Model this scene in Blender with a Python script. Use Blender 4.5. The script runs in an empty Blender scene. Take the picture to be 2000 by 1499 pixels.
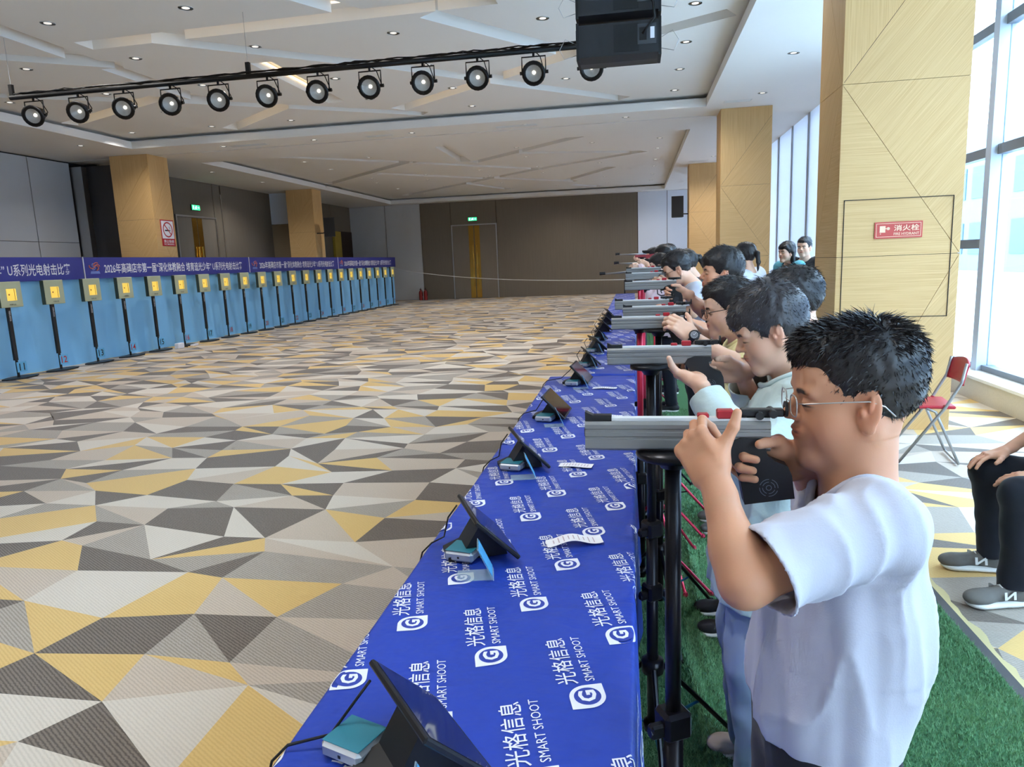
import bpy, bmesh, math, random
import numpy as np
from mathutils import Vector, Matrix
random.seed(7); np.random.seed(7)
PI = math.pi
scene = bpy.context.scene
COL = scene.collection

# ---------------------------------------------------------------- camera
FPX = 1390.0
CAM_Z = 1.6
_d = np.array([240.0, -246.5, FPX]); _d /= np.linalg.norm(_d)
_q = np.array([-760.0, -207.0, FPX])
_u = np.cross(_d, _q); _u /= np.linalg.norm(_u)
if _u[1] > 0: _u = -_u
_r = np.cross(_d, _u)
if _r[0] < 0: _r = -_r
_R = np.stack([_r, _d, _u], 1)            # image axes (right, down, forward) from world axes
_right, _up, _back = _R.T @ [1, 0, 0], _R.T @ [0, -1, 0], _R.T @ [0, 0, -1]
cam_data = bpy.data.cameras.new('camera')
cam_data.sensor_fit = 'HORIZONTAL'; cam_data.sensor_width = 36.0
cam_data.lens = FPX / 2000 * 36.0
cam_data.clip_start = 0.05; cam_data.clip_end = 300
cam = bpy.data.objects.new('camera', cam_data); COL.objects.link(cam)
cam.matrix_world = Matrix(((_right[0], _up[0], _back[0], 0), (_right[1], _up[1], _back[1], 0),
                           (_right[2], _up[2], _back[2], CAM_Z), (0, 0, 0, 1)))
scene.camera = cam

# ---------------------------------------------------------------- sky, light, exposure
world = bpy.data.worlds.new('overcast_sky'); scene.world = world
world.use_nodes = True
_bg = world.node_tree.nodes['Background']
_bg.inputs[0].default_value = (0.87, 0.94, 1.0, 1)
_bg.inputs[1].default_value = 9.0
scene.view_settings.view_transform = 'Standard'
scene.view_settings.look = 'None'
scene.view_settings.gamma = 1.0
scene.view_settings.use_curve_mapping = False
scene.view_settings.exposure = 0.64
scene.cycles.use_denoising = True
scene.cycles.max_bounces = 6
scene.cycles.diffuse_bounces = 4
scene.cycles.use_adaptive_sampling = True
scene.cycles.adaptive_threshold = .1
scene.cycles.adaptive_min_samples = 16
scene.cycles.transparent_max_bounces = 12
scene.cycles.sample_clamp_indirect = 6.0
scene.cycles.caustics_reflective = False
scene.cycles.caustics_refractive = False
DOWNLIGHT_FILL_W = 104.0  # power of the added fill spots
COVE_E = 1.6
# ---------------------------------------------------------------- materials
MATS = {}
def srgb(r, g, b):
    f = lambda c: (c/12.92 if c <= .04045 else ((c+.055)/1.055)**2.4)
    return (f(r/255), f(g/255), f(b/255))
def mat(name, col, rough=.5, metal=0., var=0., vscale=8., bump=0., bscale=60., spec=.5, stretch=None, sheen=0., emit=None, estr=0., trans=0., alpha=1.):
    if name in MATS: return MATS[name]
    m = bpy.data.materials.new(name); m.use_nodes = True
    nt = m.node_tree; b = nt.nodes['Principled BSDF']
    c4 = (*col, 1)
    b.inputs['Base Color'].default_value = c4
    b.inputs['Roughness'].default_value = rough
    b.inputs['Metallic'].default_value = metal
    b.inputs['Specular IOR Level'].default_value = spec
    b.inputs['Transmission Weight'].default_value = trans
    b.inputs['Alpha'].default_value = alpha
    if sheen: b.inputs['Sheen Weight'].default_value = sheen
    if emit:
        b.inputs['Emission Color'].default_value = (*emit, 1); b.inputs['Emission Strength'].default_value = estr
    if var or bump:
        tc = nt.nodes.new('ShaderNodeTexCoord'); mp = nt.nodes.new('ShaderNodeMapping')
        nt.links.new(tc.outputs['Object'], mp.inputs[0])
        if stretch: mp.inputs['Scale'].default_value = stretch
    if var:
        n = nt.nodes.new('ShaderNodeTexNoise'); n.inputs['Scale'].default_value = vscale; n.inputs['Detail'].default_value = 4
        nt.links.new(mp.outputs[0], n.inputs['Vector'])
        mx = nt.nodes.new('ShaderNodeMix'); mx.data_type = 'RGBA'
        mx.inputs[6].default_value = tuple(max(0, c*(1-var)) for c in col) + (1,)
        mx.inputs[7].default_value = tuple(min(1, c*(1+var)) for c in col) + (1,)
        nt.links.new(n.outputs[0], mx.inputs[0]); nt.links.new(mx.outputs[2], b.inputs['Base Color'])
    if bump:
        n2 = nt.nodes.new('ShaderNodeTexNoise'); n2.inputs['Scale'].default_value = bscale; n2.inputs['Detail'].default_value = 3
        nt.links.new(mp.outputs[0], n2.inputs['Vector'])
        bp = nt.nodes.new('ShaderNodeBump'); bp.inputs['Strength'].default_value = bump; bp.inputs['Distance'].default_value = .01
        nt.links.new(n2.outputs[0], bp.inputs['Height']); nt.links.new(bp.outputs[0], b.inputs['Normal'])
    MATS[name] = m
    return m

def wood(name, rotz):
    """light oak veneer, combed grain; the grain direction is an angle in the face plane (object x-z)"""
    m = bpy.data.materials.new(name); m.use_nodes = True; nt = m.node_tree; b = nt.nodes['Principled BSDF']
    tc = nt.nodes.new('ShaderNodeTexCoord'); mp = nt.nodes.new('ShaderNodeMapping')
    mp.inputs['Rotation'].default_value = (0, 0, rotz)
    mp2 = nt.nodes.new('ShaderNodeMapping'); mp2.inputs['Scale'].default_value = (.8, 60, 6)
    n = nt.nodes.new('ShaderNodeTexNoise'); n.inputs['Scale'].default_value = 2.2; n.inputs['Detail'].default_value = 5; n.inputs['Roughness'].default_value = .6
    cr = nt.nodes.new('ShaderNodeValToRGB')
    cr.color_ramp.elements[0].position = .3; cr.color_ramp.elements[0].color = (*srgb(204, 160, 100), 1)
    cr.color_ramp.elements[1].position = .72; cr.color_ramp.elements[1].color = (*srgb(226, 188, 130), 1)
    for a, bb in ((tc.outputs['Object'], mp.inputs[0]), (mp.outputs[0], mp2.inputs[0]), (mp2.outputs[0], n.inputs['Vector']), (n.outputs[0], cr.inputs[0]), (cr.outputs[0], b.inputs['Base Color'])):
        nt.links.new(a, bb)
    b.inputs['Roughness'].default_value = .55
    MATS[name] = m
    return m

# ---------------------------------------------------------------- mesh helpers
class MB:
    def __init__(s): s.v = []; s.f = []; s.m = []
    def add(s, vs, fs, mi=0):
        o = len(s.v); s.v += [tuple(map(float, v)) for v in vs]
        s.f += [tuple(i+o for i in f) for f in fs]; s.m += [mi]*len(fs)
        return s
    def box(s, lo, hi, mi=0, M=None):
        x0, y0, z0 = lo; x1, y1, z1 = hi
        vs = [(x0,y0,z0),(x1,y0,z0),(x1,y1,z0),(x0,y1,z0),(x0,y0,z1),(x1,y0,z1),(x1,y1,z1),(x0,y1,z1)]
        if M is not None: vs = [M @ Vector(v) for v in vs]
        return s.add(vs, [(0,3,2,1),(4,5,6,7),(0,1,5,4),(1,2,6,5),(2,3,7,6),(3,0,4,7)], mi)
    def cbox(s, c, h, mi=0, M=None, ch=.15):
        """box with chamfered edges: ch is the chamfer in metres"""
        x, y, z = h; c = Vector(c); vs = []
        for sx in (-1, 1):
            for sy in (-1, 1):
                for sz in (-1, 1):
                    vs += [(sx*x, sy*(y-ch), sz*(z-ch)), (sx*(x-ch), sy*y, sz*(z-ch)), (sx*(x-ch), sy*(y-ch), sz*z)]
        bm = bmesh.new()
        for v in vs: bm.verts.new(v)
        r = bmesh.ops.convex_hull(bm, input=bm.verts)
        bmesh.ops.dissolve_limit(bm, angle_limit=.02, verts=bm.verts, edges=bm.edges)
        bm.verts.index_update()
        pts = [v.co.copy() for v in bm.verts]; fs = [tuple(v.index for v in f.verts) for f in bm.faces]
        bm.free()
        pts = [(M @ (p) if M is not None else p) + c for p in pts]
        return s.add(pts, fs, mi)
    def cyl(s, a, b, r0, r1=None, n=12, mi=0, caps=True):
        a, b = Vector(a), Vector(b); r1 = r0 if r1 is None else r1
        d = (b-a).normalized(); t = d.orthogonal().normalized(); u = d.cross(t)
        vs = []
        for p, r in ((a, r0), (b, r1)):
            for i in range(n):
                an = 2*PI*i/n; vs.append(p + (t*math.cos(an) + u*math.sin(an))*r)
        fs = [(i, (i+1) % n, n+(i+1) % n, n+i) for i in range(n)]
        if caps: fs += [tuple(reversed(range(n))), tuple(range(n, 2*n))]
        return s.add(vs, fs, mi)
    def tube(s, pts, r, n=6, mi=0, caps=True):
        pts = [Vector(p) for p in pts]; k = len(pts); vs = []; fs = []
        rr = r if isinstance(r, (list, tuple)) else [r]*k
        t = None
        for i, p in enumerate(pts):
            d = (pts[min(i+1, k-1)] - pts[max(i-1, 0)]).normalized()
            t = d.orthogonal().normalized() if t is None else (t - d*t.dot(d)).normalized()
            u = d.cross(t)
            for j in range(n):
                an = 2*PI*j/n; vs.append(p + (t*math.cos(an)+u*math.sin(an))*rr[i])
        for i in range(k-1):
            for j in range(n):
                fs.append((i*n+j, i*n+(j+1) % n, (i+1)*n+(j+1) % n, (i+1)*n+j))
        if caps: fs += [tuple(reversed(range(n))), tuple(range((k-1)*n, k*n))]
        return s.add(vs, fs, mi)
    def lathe(s, prof, n=20, mi=0, M=None, cap=True):
        """prof: (radius, height) pairs about local z"""
        vs = []; fs = []
        for r, z in prof:
            for j in range(n):
                an = 2*PI*j/n; v = Vector((r*math.cos(an), r*math.sin(an), z)); vs.append(M @ v if M is not None else v)
        for i in range(len(prof)-1):
            for j in range(n): fs.append((i*n+j, i*n+(j+1) % n, (i+1)*n+(j+1) % n, (i+1)*n+j))
        if cap and prof[0][0] > 1e-6: fs.append(tuple(reversed(range(n))))
        if cap and prof[-1][0] > 1e-6: fs.append(tuple(range((len(prof)-1)*n, len(prof)*n)))
        return s.add(vs, fs, mi)
    def prism(s, poly, h0, h1, mi=0, M=None):
        n = len(poly)
        vs = [Vector((x, y, h0)) for x, y in poly] + [Vector((x, y, h1)) for x, y in poly]
        if M is not None: vs = [M @ v for v in vs]
        return s.add(vs, [tuple(reversed(range(n))), tuple(range(n, 2*n))] + [(i, (i+1) % n, n+(i+1) % n, n+i) for i in range(n)], mi)
    def mesh(s, name, mats, smooth=False):
        me = bpy.data.meshes.new(name); me.from_pydata(s.v, [], s.f)
        for m in (mats if isinstance(mats, (list, tuple)) else [mats]): me.materials.append(m)
        me.polygons.foreach_set('material_index', s.m)
        if smooth: me.polygons.foreach_set('use_smooth', [True]*len(s.f))
        me.update(); return me
    def build(s, name, mats, parent=None, smooth=False, loc=None, autosmooth=False):
        me = s.mesh(name, mats, smooth or autosmooth)
        if autosmooth:
            bm = bmesh.new(); bm.from_mesh(me); bmesh.ops.recalc_face_normals(bm, faces=bm.faces)
            for e in bm.edges:
                if len(e.link_faces) == 2 and e.calc_face_angle(0) > .6: e.smooth = False
            bm.to_mesh(me); bm.free()
        return link(name, me, parent, loc)
def link(name, me, parent=None, loc=None):
    o = bpy.data.objects.new(name, me); COL.objects.link(o)
    if parent is not None: o.parent = parent
    if loc is not None: o.location = loc
    return o
def tag(o, label=None, cat=None, group=None, kind=None):
    if label: o['label'] = label
    if cat: o['category'] = cat
    if group: o['group'] = group
    if kind: o['kind'] = kind
    return o
def thing(name, label, cat, loc=(0, 0, 0), rotz=0, group=None):
    o = bpy.data.objects.new(name, None); COL.objects.link(o); o.location = loc; o.rotation_euler = (0, 0, rotz)
    o.empty_display_size = .1
    return tag(o, label, cat, group)
def copy_tree(o, parent=None):
    c = o.copy(); COL.objects.link(c)
    if parent is not None: c.parent = parent
    for ch in list(o.children): copy_tree(ch, c)
    return c
def struct(o, label=None): return tag(o, label, None, None, 'structure')
def rotm(ax, ang): return Matrix.Rotation(ang, 4, ax)
def trans(*p): return Matrix.Translation(Vector(p))
_tc = {}
def text_mesh(txt, size=1.0, align='CENTER', bold=0.0):
    """flat lettering as (verts, faces) in x-y, unit size; uses the built-in font"""
    key = (txt, size, align, bold)
    if key in _tc: return _tc[key]
    cu = bpy.data.curves.new('lettering', 'FONT'); cu.body = txt; cu.size = size; cu.align_x = align; cu.align_y = 'CENTER'
    cu.offset = bold; cu.resolution_u = 2
    o = bpy.data.objects.new('lettering', cu); COL.objects.link(o)
    dg = bpy.context.evaluated_depsgraph_get(); dg.update()
    me = o.evaluated_get(dg).to_mesh()
    V = [tuple(v.co) for v in me.vertices]; F = [tuple(p.vertices) for p in me.polygons]
    o.evaluated_get(dg).to_mesh_clear()
    bpy.data.objects.remove(o); bpy.data.curves.remove(cu)
    _tc[key] = (V, F)
    return V, F
def fit(vf, w=None, h=None, cx=0, cy=0):
    """scale lettering to a width and/or height about a centre"""
    V, F = vf; xs = [v[0] for v in V]; ys = [v[1] for v in V]
    x0, x1, y0, y1 = min(xs), max(xs), min(ys), max(ys)
    sx = (w/(x1-x0)) if w else None; sy = (h/(y1-y0)) if h else None
    sx = sx or sy; sy = sy or sx
    return [((v[0]-(x0+x1)/2)*sx+cx, (v[1]-(y0+y1)/2)*sy+cy, 0) for v in V], F
# ================================================================ the setting
Z0 = 4.45                                  # underside of the lower ceiling
YB = 33.0                                  # back wall
XW = 3.45                                  # foot of the glazed wall
m_white = mat('ceiling_paint', srgb(240, 238, 234), .9, var=.015, vscale=1.5)
m_panel = mat('grey_wall_panel', srgb(202, 202, 202), .6, var=.03, vscale=2)
m_pale = mat('pale_wall_panel', srgb(226, 233, 244), .6, var=.02, vscale=2)
m_dark = mat('dark_wall_fabric', srgb(122, 113, 99), .85, var=.12, vscale=3, stretch=(14, 14, .5))
m_dgrey = mat('charcoal_partition', srgb(86, 86, 90), .8, var=.05, vscale=2)
m_joint = mat('joint_shadow', srgb(40, 38, 36), .9)
m_steel = mat('brushed_steel', srgb(190, 190, 190), .35, 1.0)
m_black = mat('black_plastic', srgb(22, 22, 24), .45)
m_brass = mat('polished_brass', srgb(205, 160, 75), .22, 1.0)
m_doorwood = mat('dark_door_veneer', srgb(130, 120, 106), .6, var=.1, vscale=3, stretch=(10, 10, .6))
m_mull = mat('aluminium_mullion', srgb(185, 195, 208), .45, .15)
m_rail = mat('grey_transom', srgb(120, 126, 134), .5, .1)
m_stone = mat('terrazzo_kerb', srgb(205, 198, 186), .6, var=.12, vscale=90)

m_led = mat('warm_led_strip', (1, 1, 1), .5, emit=(1, .74, .42), estr=COVE_E)
# ---- carpet floor: woven shards of colour laid out as flat polygons
def carpet_mat(name, col, dark, amt):
    m = bpy.data.materials.new(name); m.use_nodes = True; nt = m.node_tree; b = nt.nodes['Principled BSDF']
    tc = nt.nodes.new('ShaderNodeTexCoord'); mp = nt.nodes.new('ShaderNodeMapping'); mp.inputs['Rotation'].default_value = (0, 0, math.radians(-58))
    w = nt.nodes.new('ShaderNodeTexWave'); w.inputs['Scale'].default_value = 23; w.inputs['Distortion'].default_value = 2.2; w.inputs['Detail'].default_value = 2; w.inputs['Detail Scale'].default_value = 3
    n = nt.nodes.new('ShaderNodeTexNoise'); n.inputs['Scale'].default_value = 260; n.inputs['Detail'].default_value = 2
    mu = nt.nodes.new('ShaderNodeMath'); mu.operation = 'MULTIPLY_ADD'; mu.inputs[1].default_value = .75; 
    n2 = nt.nodes.new('ShaderNodeMath'); n2.operation = 'MULTIPLY'; n2.inputs[1].default_value = .6
    mx = nt.nodes.new('ShaderNodeMix'); mx.data_type = 'RGBA'
    mx.inputs[6].default_value = (*dark, 1); mx.inputs[7].default_value = (*col, 1)
    L = nt.links.new
    L(tc.outputs['Object'], mp.inputs[0]); L(mp.outputs[0], w.inputs['Vector']); L(tc.outputs['Object'], n.inputs['Vector'])
    L(n.outputs[0], n2.inputs[0]); L(w.outputs[0], mu.inputs[0]); L(n2.outputs[0], mu.inputs[2])
    cl = nt.nodes.new('ShaderNodeMapRange'); cl.inputs[1].default_value = .2; cl.inputs[2].default_value = .9; cl.inputs[3].default_value = 1-amt; cl.inputs[4].default_value = 1
    L(mu.outputs[0], cl.inputs[0]); L(cl.outputs[0], mx.inputs[0]); L(mx.outputs[2], b.inputs['Base Color'])
    bp = nt.nodes.new('ShaderNodeBump'); bp.inputs['Strength'].default_value = .25; bp.inputs['Distance'].default_value = .004
    L(mu.outputs[0], bp.inputs['Height']); L(bp.outputs[0], b.inputs['Normal'])
    b.inputs['Roughness'].default_value = .8; b.inputs['Specular IOR Level'].default_value = .25; b.inputs['Sheen Weight'].default_value = .16; b.inputs['Sheen Roughness'].default_value = .4
    return m
carpet_mats = [carpet_mat('carpet_ochre', srgb(226, 190, 122), srgb(204, 164, 96), .6),
               carpet_mat('carpet_charcoal', srgb(132, 120, 108), srgb(84, 74, 66), 1.0),
               carpet_mat('carpet_grey', srgb(182, 170, 156), srgb(138, 127, 114), .9),
               carpet_mat('carpet_cream', srgb(220, 208, 192), srgb(196, 184, 168), .6),
               carpet_mat('carpet_beige', srgb(208, 190, 170), srgb(180, 163, 145), .8)]
def carpet():
    x0, x1, y0, y1 = -14.2, XW+.02, -4.0, YB+.1
    dx, dy = .56, .33
    nx = int((x1-x0)/dx)+1; ny = int((y1-y0)/dy)+1
    dx = (x1-x0)/nx; dy = (y1-y0)/ny
    rnd = random.Random(11)
    P = {}; V = []
    for j in range(ny+1):
        for i in range(nx+1):
            jx = 0 if i in (0, nx) else rnd.uniform(-.36, .36)*dx
            jy = 0 if j in (0, ny) else rnd.uniform(-.36, .36)*dy
            P[i, j] = len(V); V.append((x0+i*dx+jx, y0+j*dy+jy, 0))
    F = []; mi = []; last = None; above = {}
    for j in range(ny):
        for i in range(nx):
            a, b, c, d = P[i, j], P[i+1, j], P[i+1, j+1], P[i, j+1]
            def pick(bad):
                while True:
                    k = rnd.choices(range(5), (.18, .24, .20, .20, .18))[0]
                    if k not in bad: return k
            up = above.get(i)
            r = rnd.random()
            if r < .28:
                k = pick((last, up)); F.append((a, b, c, d)); mi.append(k); last = k; above[i] = k
            else:
                k1 = pick((last, up)); k2 = pick((k1,))
                if r < .75: F += [(a, b, d), (b, c, d)]; mi += [k1, k2]
                else: F += [(a, b, c), (a, c, d)]; mi += [k2, k1]
                last = k2; above[i] = k2 if r < .75 else k1
    me = bpy.data.meshes.new('floor'); me.from_pydata(V, [], F)
    for m in carpet_mats: me.materials.append(m)
    me.polygons.foreach_set('material_index', mi); me.update()
    return struct(link('floor', me), 'carpet woven in ochre, grey and cream shards')
carpet()

# ---- ceiling: thick slab with two sunk trays and slanting recessed slots
TRAYS = [(-11.15, 1.4, -2.5, 15.05), (-11.05, 1.28, 17.55, 32.3)]
ZT = 4.68
SLOTS = [((-7.55,6.6),(-7.55,9.8)), ((-10.6,8.0),(-7.5,10.17)), ((-7.49,10.1),(-7.42,12.4)), ((-6.35,9.22),(-3.9,11.35)),
         ((-11.0,10.8),(-8.6,12.2)), ((-8.05,12.44),(-4.3,15.0)), ((-2.64,9.3),(-1.0,11.65)), ((-3.9,11.3),(-2.6,12.68)),
         ((-2.62,12.68),(-.3,15.0)), ((-7.25,9.25),(-1.6,9.1)), ((-4.3,7.6),(-3.5,9.0)),
         ((-11.1,13.45),(-8.1,12.05)), ((-8.5,15.0),(-6.3,13.3)), ((-4.5,14.4),(-.8,11.6)), ((-1.2,8.6),(1.3,8.1)), ((-.6,11.5),(1.35,10.4)), ((-2.0,7.6),(-1.2,6.2)),
         ((-9.6,18.96),(-6.6,21.6)), ((-6.6,21.7),(-3.08,25.1)), ((-8.48,23.5),(-5.5,26.6)), ((-5.42,26.44),(-2.4,29.4)), ((-4.83,18.76),(-4.88,22.0)),
         ((-3.3,21.1),(.1,22.4)), ((-4.75,22.4),(-.85,18.6)), ((-3.35,25.1),(.4,22.35)), ((-9.8,31.1),(-3.2,25.0)), ((-6.6,27.6),(-5.46,30.9)), ((-2.45,28.8),(-.6,25.55)), ((-2.65,30.7),(-1.6,32.0)), ((-10.9,25.5),(-6.67,21.5)), ((-5.3,10.5),(-5.3,13.3))]
def ceiling():
    slab = MB().box((-14.4, -4.1, Z0), (3.95, YB+.2, 5.3)).mesh('ceiling', m_white)
    def slotbox(mb, a, b, w, z1, z0):
        a, b = Vector((*a, 0)), Vector((*b, 0)); d = (b-a).normalized(); n = Vector((d.y, -d.x, 0))
        if n.y > 0 or (abs(n.y) < .05 and n.x > 0): n = -n
        p = [a, b, b+n*w, a+n*w]
        if (p[1]-p[0]).cross(p[3]-p[0]).z < 0: p = [p[0], p[3], p[2], p[1]]
        mb.prism([(q.x, q.y) for q in p], z0, z1)
    o = bpy.data.objects.new('ceiling', slab); COL.objects.link(o)
    def cut(mb):
        cme = mb.mesh('cutter', m_white); c = bpy.data.objects.new('cutter', cme); COL.objects.link(c)
        md = o.modifiers.new('cut', 'BOOLEAN'); md.operation = 'DIFFERENCE'; md.solver = 'EXACT'; md.use_self = True; md.object = c
        dg = bpy.context.evaluated_depsgraph_get(); dg.update()
        me = bpy.data.meshes.new_from_object(o.evaluated_get(dg))
        o.modifiers.clear(); o.data = me; bpy.data.objects.remove(c)
    t = MB()
    for x0, x1, y0, y1 in TRAYS: t.box((x0, y0, 4.0), (x1, y1, ZT-.05)); t.box((x0-.26, y0-.26, Z0+.16), (x1+.26, y1+.26, ZT))
    t.box((-14.0, 16.0, 4.3), (1.7, 16.09, 4.6))          # partition track
    cut(t)
    s = MB()
    for k, (a, b) in enumerate(SLOTS):
        slotbox(s, a, b, .34, ZT+.15+.0007*k, ZT-.1-.0007*k)
    cut(s)
    for k, (a, b) in enumerate(SLOTS):                       # hidden warm strips still lit in a few slots
        if k not in (9, 11, 12, 13, 30): continue
        a, b = Vector((*a, 0)), Vector((*b, 0)); d = (b-a).normalized(); n = Vector((d.y, -d.x, 0))
        if n.y > 0 or (abs(n.y) < .05 and n.x > 0): n = -n
        z = ZT+.11; p = a+d*.25+n*.31; q = b-d*.25+n*.31
        st = MB().prism([(v.x, v.y) for v in (p, q, q+n*.02, p+n*.02)], z, z+.02).build('light_strip', m_led, o)
    struct(o, 'white ceiling with sunk trays and slanting recessed slots')
    return o
ceiling()

# ---- back wall: panels proud of a dark joint plane
def wall_panels(name, label, backing_lo, backing_hi, panels):
    """panels: (material, lo, hi) boxes, each a part of its own"""
    w = struct(MB().box(backing_lo, backing_hi).build(name, m_joint), label)
    for m, lo, hi in panels:
        MB().box(lo, hi).build('wall_panel', m, w)
    return w
def back_panel(m, xa, xb, za=0.0, zb=Z0): return (m, (xa+.012, YB-.06, za+.004), (xb-.012, YB+.002, zb-.004))
wall_panels('wall_back', 'far wall of dark fabric, grey and pale blue panels', (-14.4, YB, 0), (3.95, YB+.2, Z0+.3), [
    back_panel(m_panel, -13.4, -11.6), back_panel(m_panel, -11.6, -9.88),
    back_panel(m_dark, -9.88, -8.42), back_panel(m_dark, -8.42, -6.26, 3.36, Z0), back_panel(m_dark, -6.26, .14),
    back_panel(m_pale, .14, 1.42), back_panel(m_pale, 1.42, 2.7), back_panel(m_pale, 2.7, 3.9)])
def double_door(name, label, w, h, handle_z0=.15):
    """two leaves in the x-z plane facing -y, hinge sides at +-w/2"""
    r = bpy.data.objects.new(name, None); COL.objects.link(r); struct(r, label)
    MB().box((-w/2-.05, -.075, 0), (-w/2, .0, h+.05)).box((w/2, -.075, 0), (w/2+.05, .0, h+.05)).box((-w/2, -.075, h), (w/2, .0, h+.05)).build('door_frame', m_steel, r)
    for s in (-1, 1):
        lf = MB().box((min(s*.006, s*w/2), -.05, .01), (max(s*.006, s*w/2), -.005, h-.004)).build('door_leaf', m_doorwood, r)
        MB().box((min(s*.02, s*.26), -.062, .02), (max(s*.02, s*.26), -.05, h-.02)).build('push_plate', m_brass, lf)
        MB().cbox((s*.09, -.10, 1.5), (.02, .02, .95), ch=.006).cyl((s*.09, -.1, .75), (s*.09, -.05, .75), .012).cyl((s*.09, -.1, 2.25), (s*.09, -.05, 2.25), .012).build('pull_handle', m_brass, lf)
    return r
d1 = double_door('door_1', 'tall double door with brass strips in the far wall', 2.06, 3.36); d1.location = (-7.34, YB, 0)

# ---- left side: grey panels, folded partition, columns, dark door wall
wl = wall_panels('wall_left', 'left wall of grey panels running into dark fabric and a pale return', (-14.4, -4, 0), (-13.76, 16.6, Z0), [])
ys = [-4, -1.1, 1.75, 4.6, 7.45, 10.3, 12.6, 14.84, 16.1]
for a, b in zip(ys[:-1], ys[1:]):
    for za, zb in ((0, 2.5), (2.5, Z0-.03)):
        MB().box((-13.77, a+.012, za+.006), (-13.7, b-.012, zb-.006)).build('wall_panel', m_panel, wl)
MB().box((-13.74, 16.13, 0), (-13.4, 16.3, Z0-.12)).build('track_post', m_steel, wl)
fp = tag(MB().box((-14.0, 16.55, 0), (-12.2, 16.7, Z0-.06)).build('partition_panel', m_dgrey), None, None, None, 'structure')
fp.name = 'wall_partition'; fp['label'] = 'folded charcoal partition beside the left column'
wd = wall_panels('wall_door', 'dark fabric wall with a double door on the left side', (-14.4, 16.6, 0), (-13.42, YB, Z0), [])
for m, a, b, za, zb in ((m_dark, 16.7, 19.5, 0, Z0), (m_dark, 19.5, 21.62, 3.35, Z0), (m_dark, 21.62, 22.05, 0, Z0), (m_dark, 22.09, 25.3, 0, Z0), (m_dark, 25.3, 30.75, 0, Z0), (m_dark, 30.75, YB, 3.3, Z0)):
    MB().box((-13.44, a+.012, za+.004), (-13.35, b-.012, zb-.004)).build('wall_panel', m, wd)
MB().box((-13.44, 22.03, 0), (-13.33, 22.07, Z0-.3)).build('steel_strip', m_steel, wd)
d2 = double_door('door_2', 'tall double door with brass strips behind the targets', 2.0, 3.33); d2.location = (-13.36, 20.55, 0); d2.rotation_euler = (0, 0, PI/2)
wr = struct(MB().box((-13.4, 25.32, 3.34), (-12.2, 25.5, Z0)).build('wall_return', m_pale), 'pale return wall over a beige panel beside the far left column')
MB().box((-13.4, 25.34, 0), (-12.2, 25.5, 3.31)).build('beige_panel', mat('beige_panel', srgb(150, 132, 105), .7), wr)
dd = struct(MB().box((-13.36, 31.5, 0), (-13.3, 32.9, 3.3)).build('door_3', mat('dark_open_door', srgb(48, 34, 26), .7)), 'dark door in the far left corner')
MB().box((-13.36, 30.78, 0), (-13.25, 31.5, 3.28)).build('door_frame', mat('yellow_reveal', srgb(180, 150, 50), .5), dd)
struct(MB().box((-14.4, -4.2, 0), (3.95, -4.0, Z0)).build('wall_front', m_panel), 'plain wall behind the viewer')

# ---- columns clad in oak veneer panels with shadow joints
W_V, W_H, W_D = wood('oak_veneer_upright', PI/2), wood('oak_veneer_level', 0), wood('oak_veneer_slant', math.radians(-50))
def clip_poly(poly, a, b, c):
    """keep the part of a 2-D polygon where a*x+b*y <= c"""
    out = []
    for i, p in enumerate(poly):
        q = poly[(i+1) % len(poly)]; dp = a*p[0]+b*p[1]-c; dq = a*q[0]+b*q[1]-c
        if dp <= 0: out.append(p)
        if dp*dq < 0:
            t = dp/(dp-dq); out.append((p[0]+(q[0]-p[0])*t, p[1]+(q[1]-p[1])*t))
    return out
def inset(poly, e):
    area = sum(p[0]*q[1]-q[0]*p[1] for p, q in zip(poly, poly[1:]+poly[:1]))
    if area < 0: poly = poly[::-1]
    out = poly
    for p, q in zip(poly, poly[1:]+poly[:1]):
        dx, dy = q[0]-p[0], q[1]-p[1]; l = math.hypot(dx, dy)
        if l < 1e-5: continue
        a, b = dy/l, -dx/l                    # outward normal
        out = clip_poly(out, a, b, a*p[0]+b*p[1]-e)
    return out
def split(polys, p, q):
    """cut tagged polygons with the line p-q"""
    dx, dy = q[0]-p[0], q[1]-p[1]; a, b = dy, -dx; c = a*p[0]+b*p[1]; res = []
    for pl in polys:
        for s in (1, -1):
            r = clip_poly(pl, s*a, s*b, s*c)
            ar = abs(sum(u[0]*v[1]-v[0]*u[1] for u, v in zip(r, r[1:]+r[:1]))) if len(r) > 2 else 0
            if ar > 1e-4: res.append(r)
    return res
def column_face(w, h, mirror=False):
    """veneer pieces on a face w wide: list of (polygon, material); x from 0 to w"""
    zj = 2.95; zk = 1.53
    up = [[(0, zj), (w, zj), (w, h), (0, h)]]
    up = split(up, (0, zj), (w, zj+1.33))
    lo = [[(0, 0), (w, 0), (w, zj), (0, zj)]]
    lo = split(lo, (0, zj), (w, zk))
    res = []
    for p in up:
        cx = sum(q[0] for q in p)/len(p); cz = sum(q[1] for q in p)/len(p)
        res.append((p, W_V if cz > zj+1.33*cx/w else W_D))
    for p in lo:
        cx = sum(q[0] for q in p)/len(p); cz = sum(q[1] for q in p)/len(p)
        if cz > zj+(zk-zj)*cx/w: res.append((p, W_D))
        else:
            for r in split([p], (0, zk), (w, zk)):
                rz = sum(q[1] for q in r)/len(r)
                if rz > zk: res.append((r, W_H)); continue
                for t in split([r], (w, zk), (.2*w, 0)):
                    tx = sum(q[0] for q in t)/len(t)
                    res.append((t, W_H if tx < .55*w else W_D))
    if mirror: res = [([(w-x, z) for x, z in p], m) for p, m in res]
    return res
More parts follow.
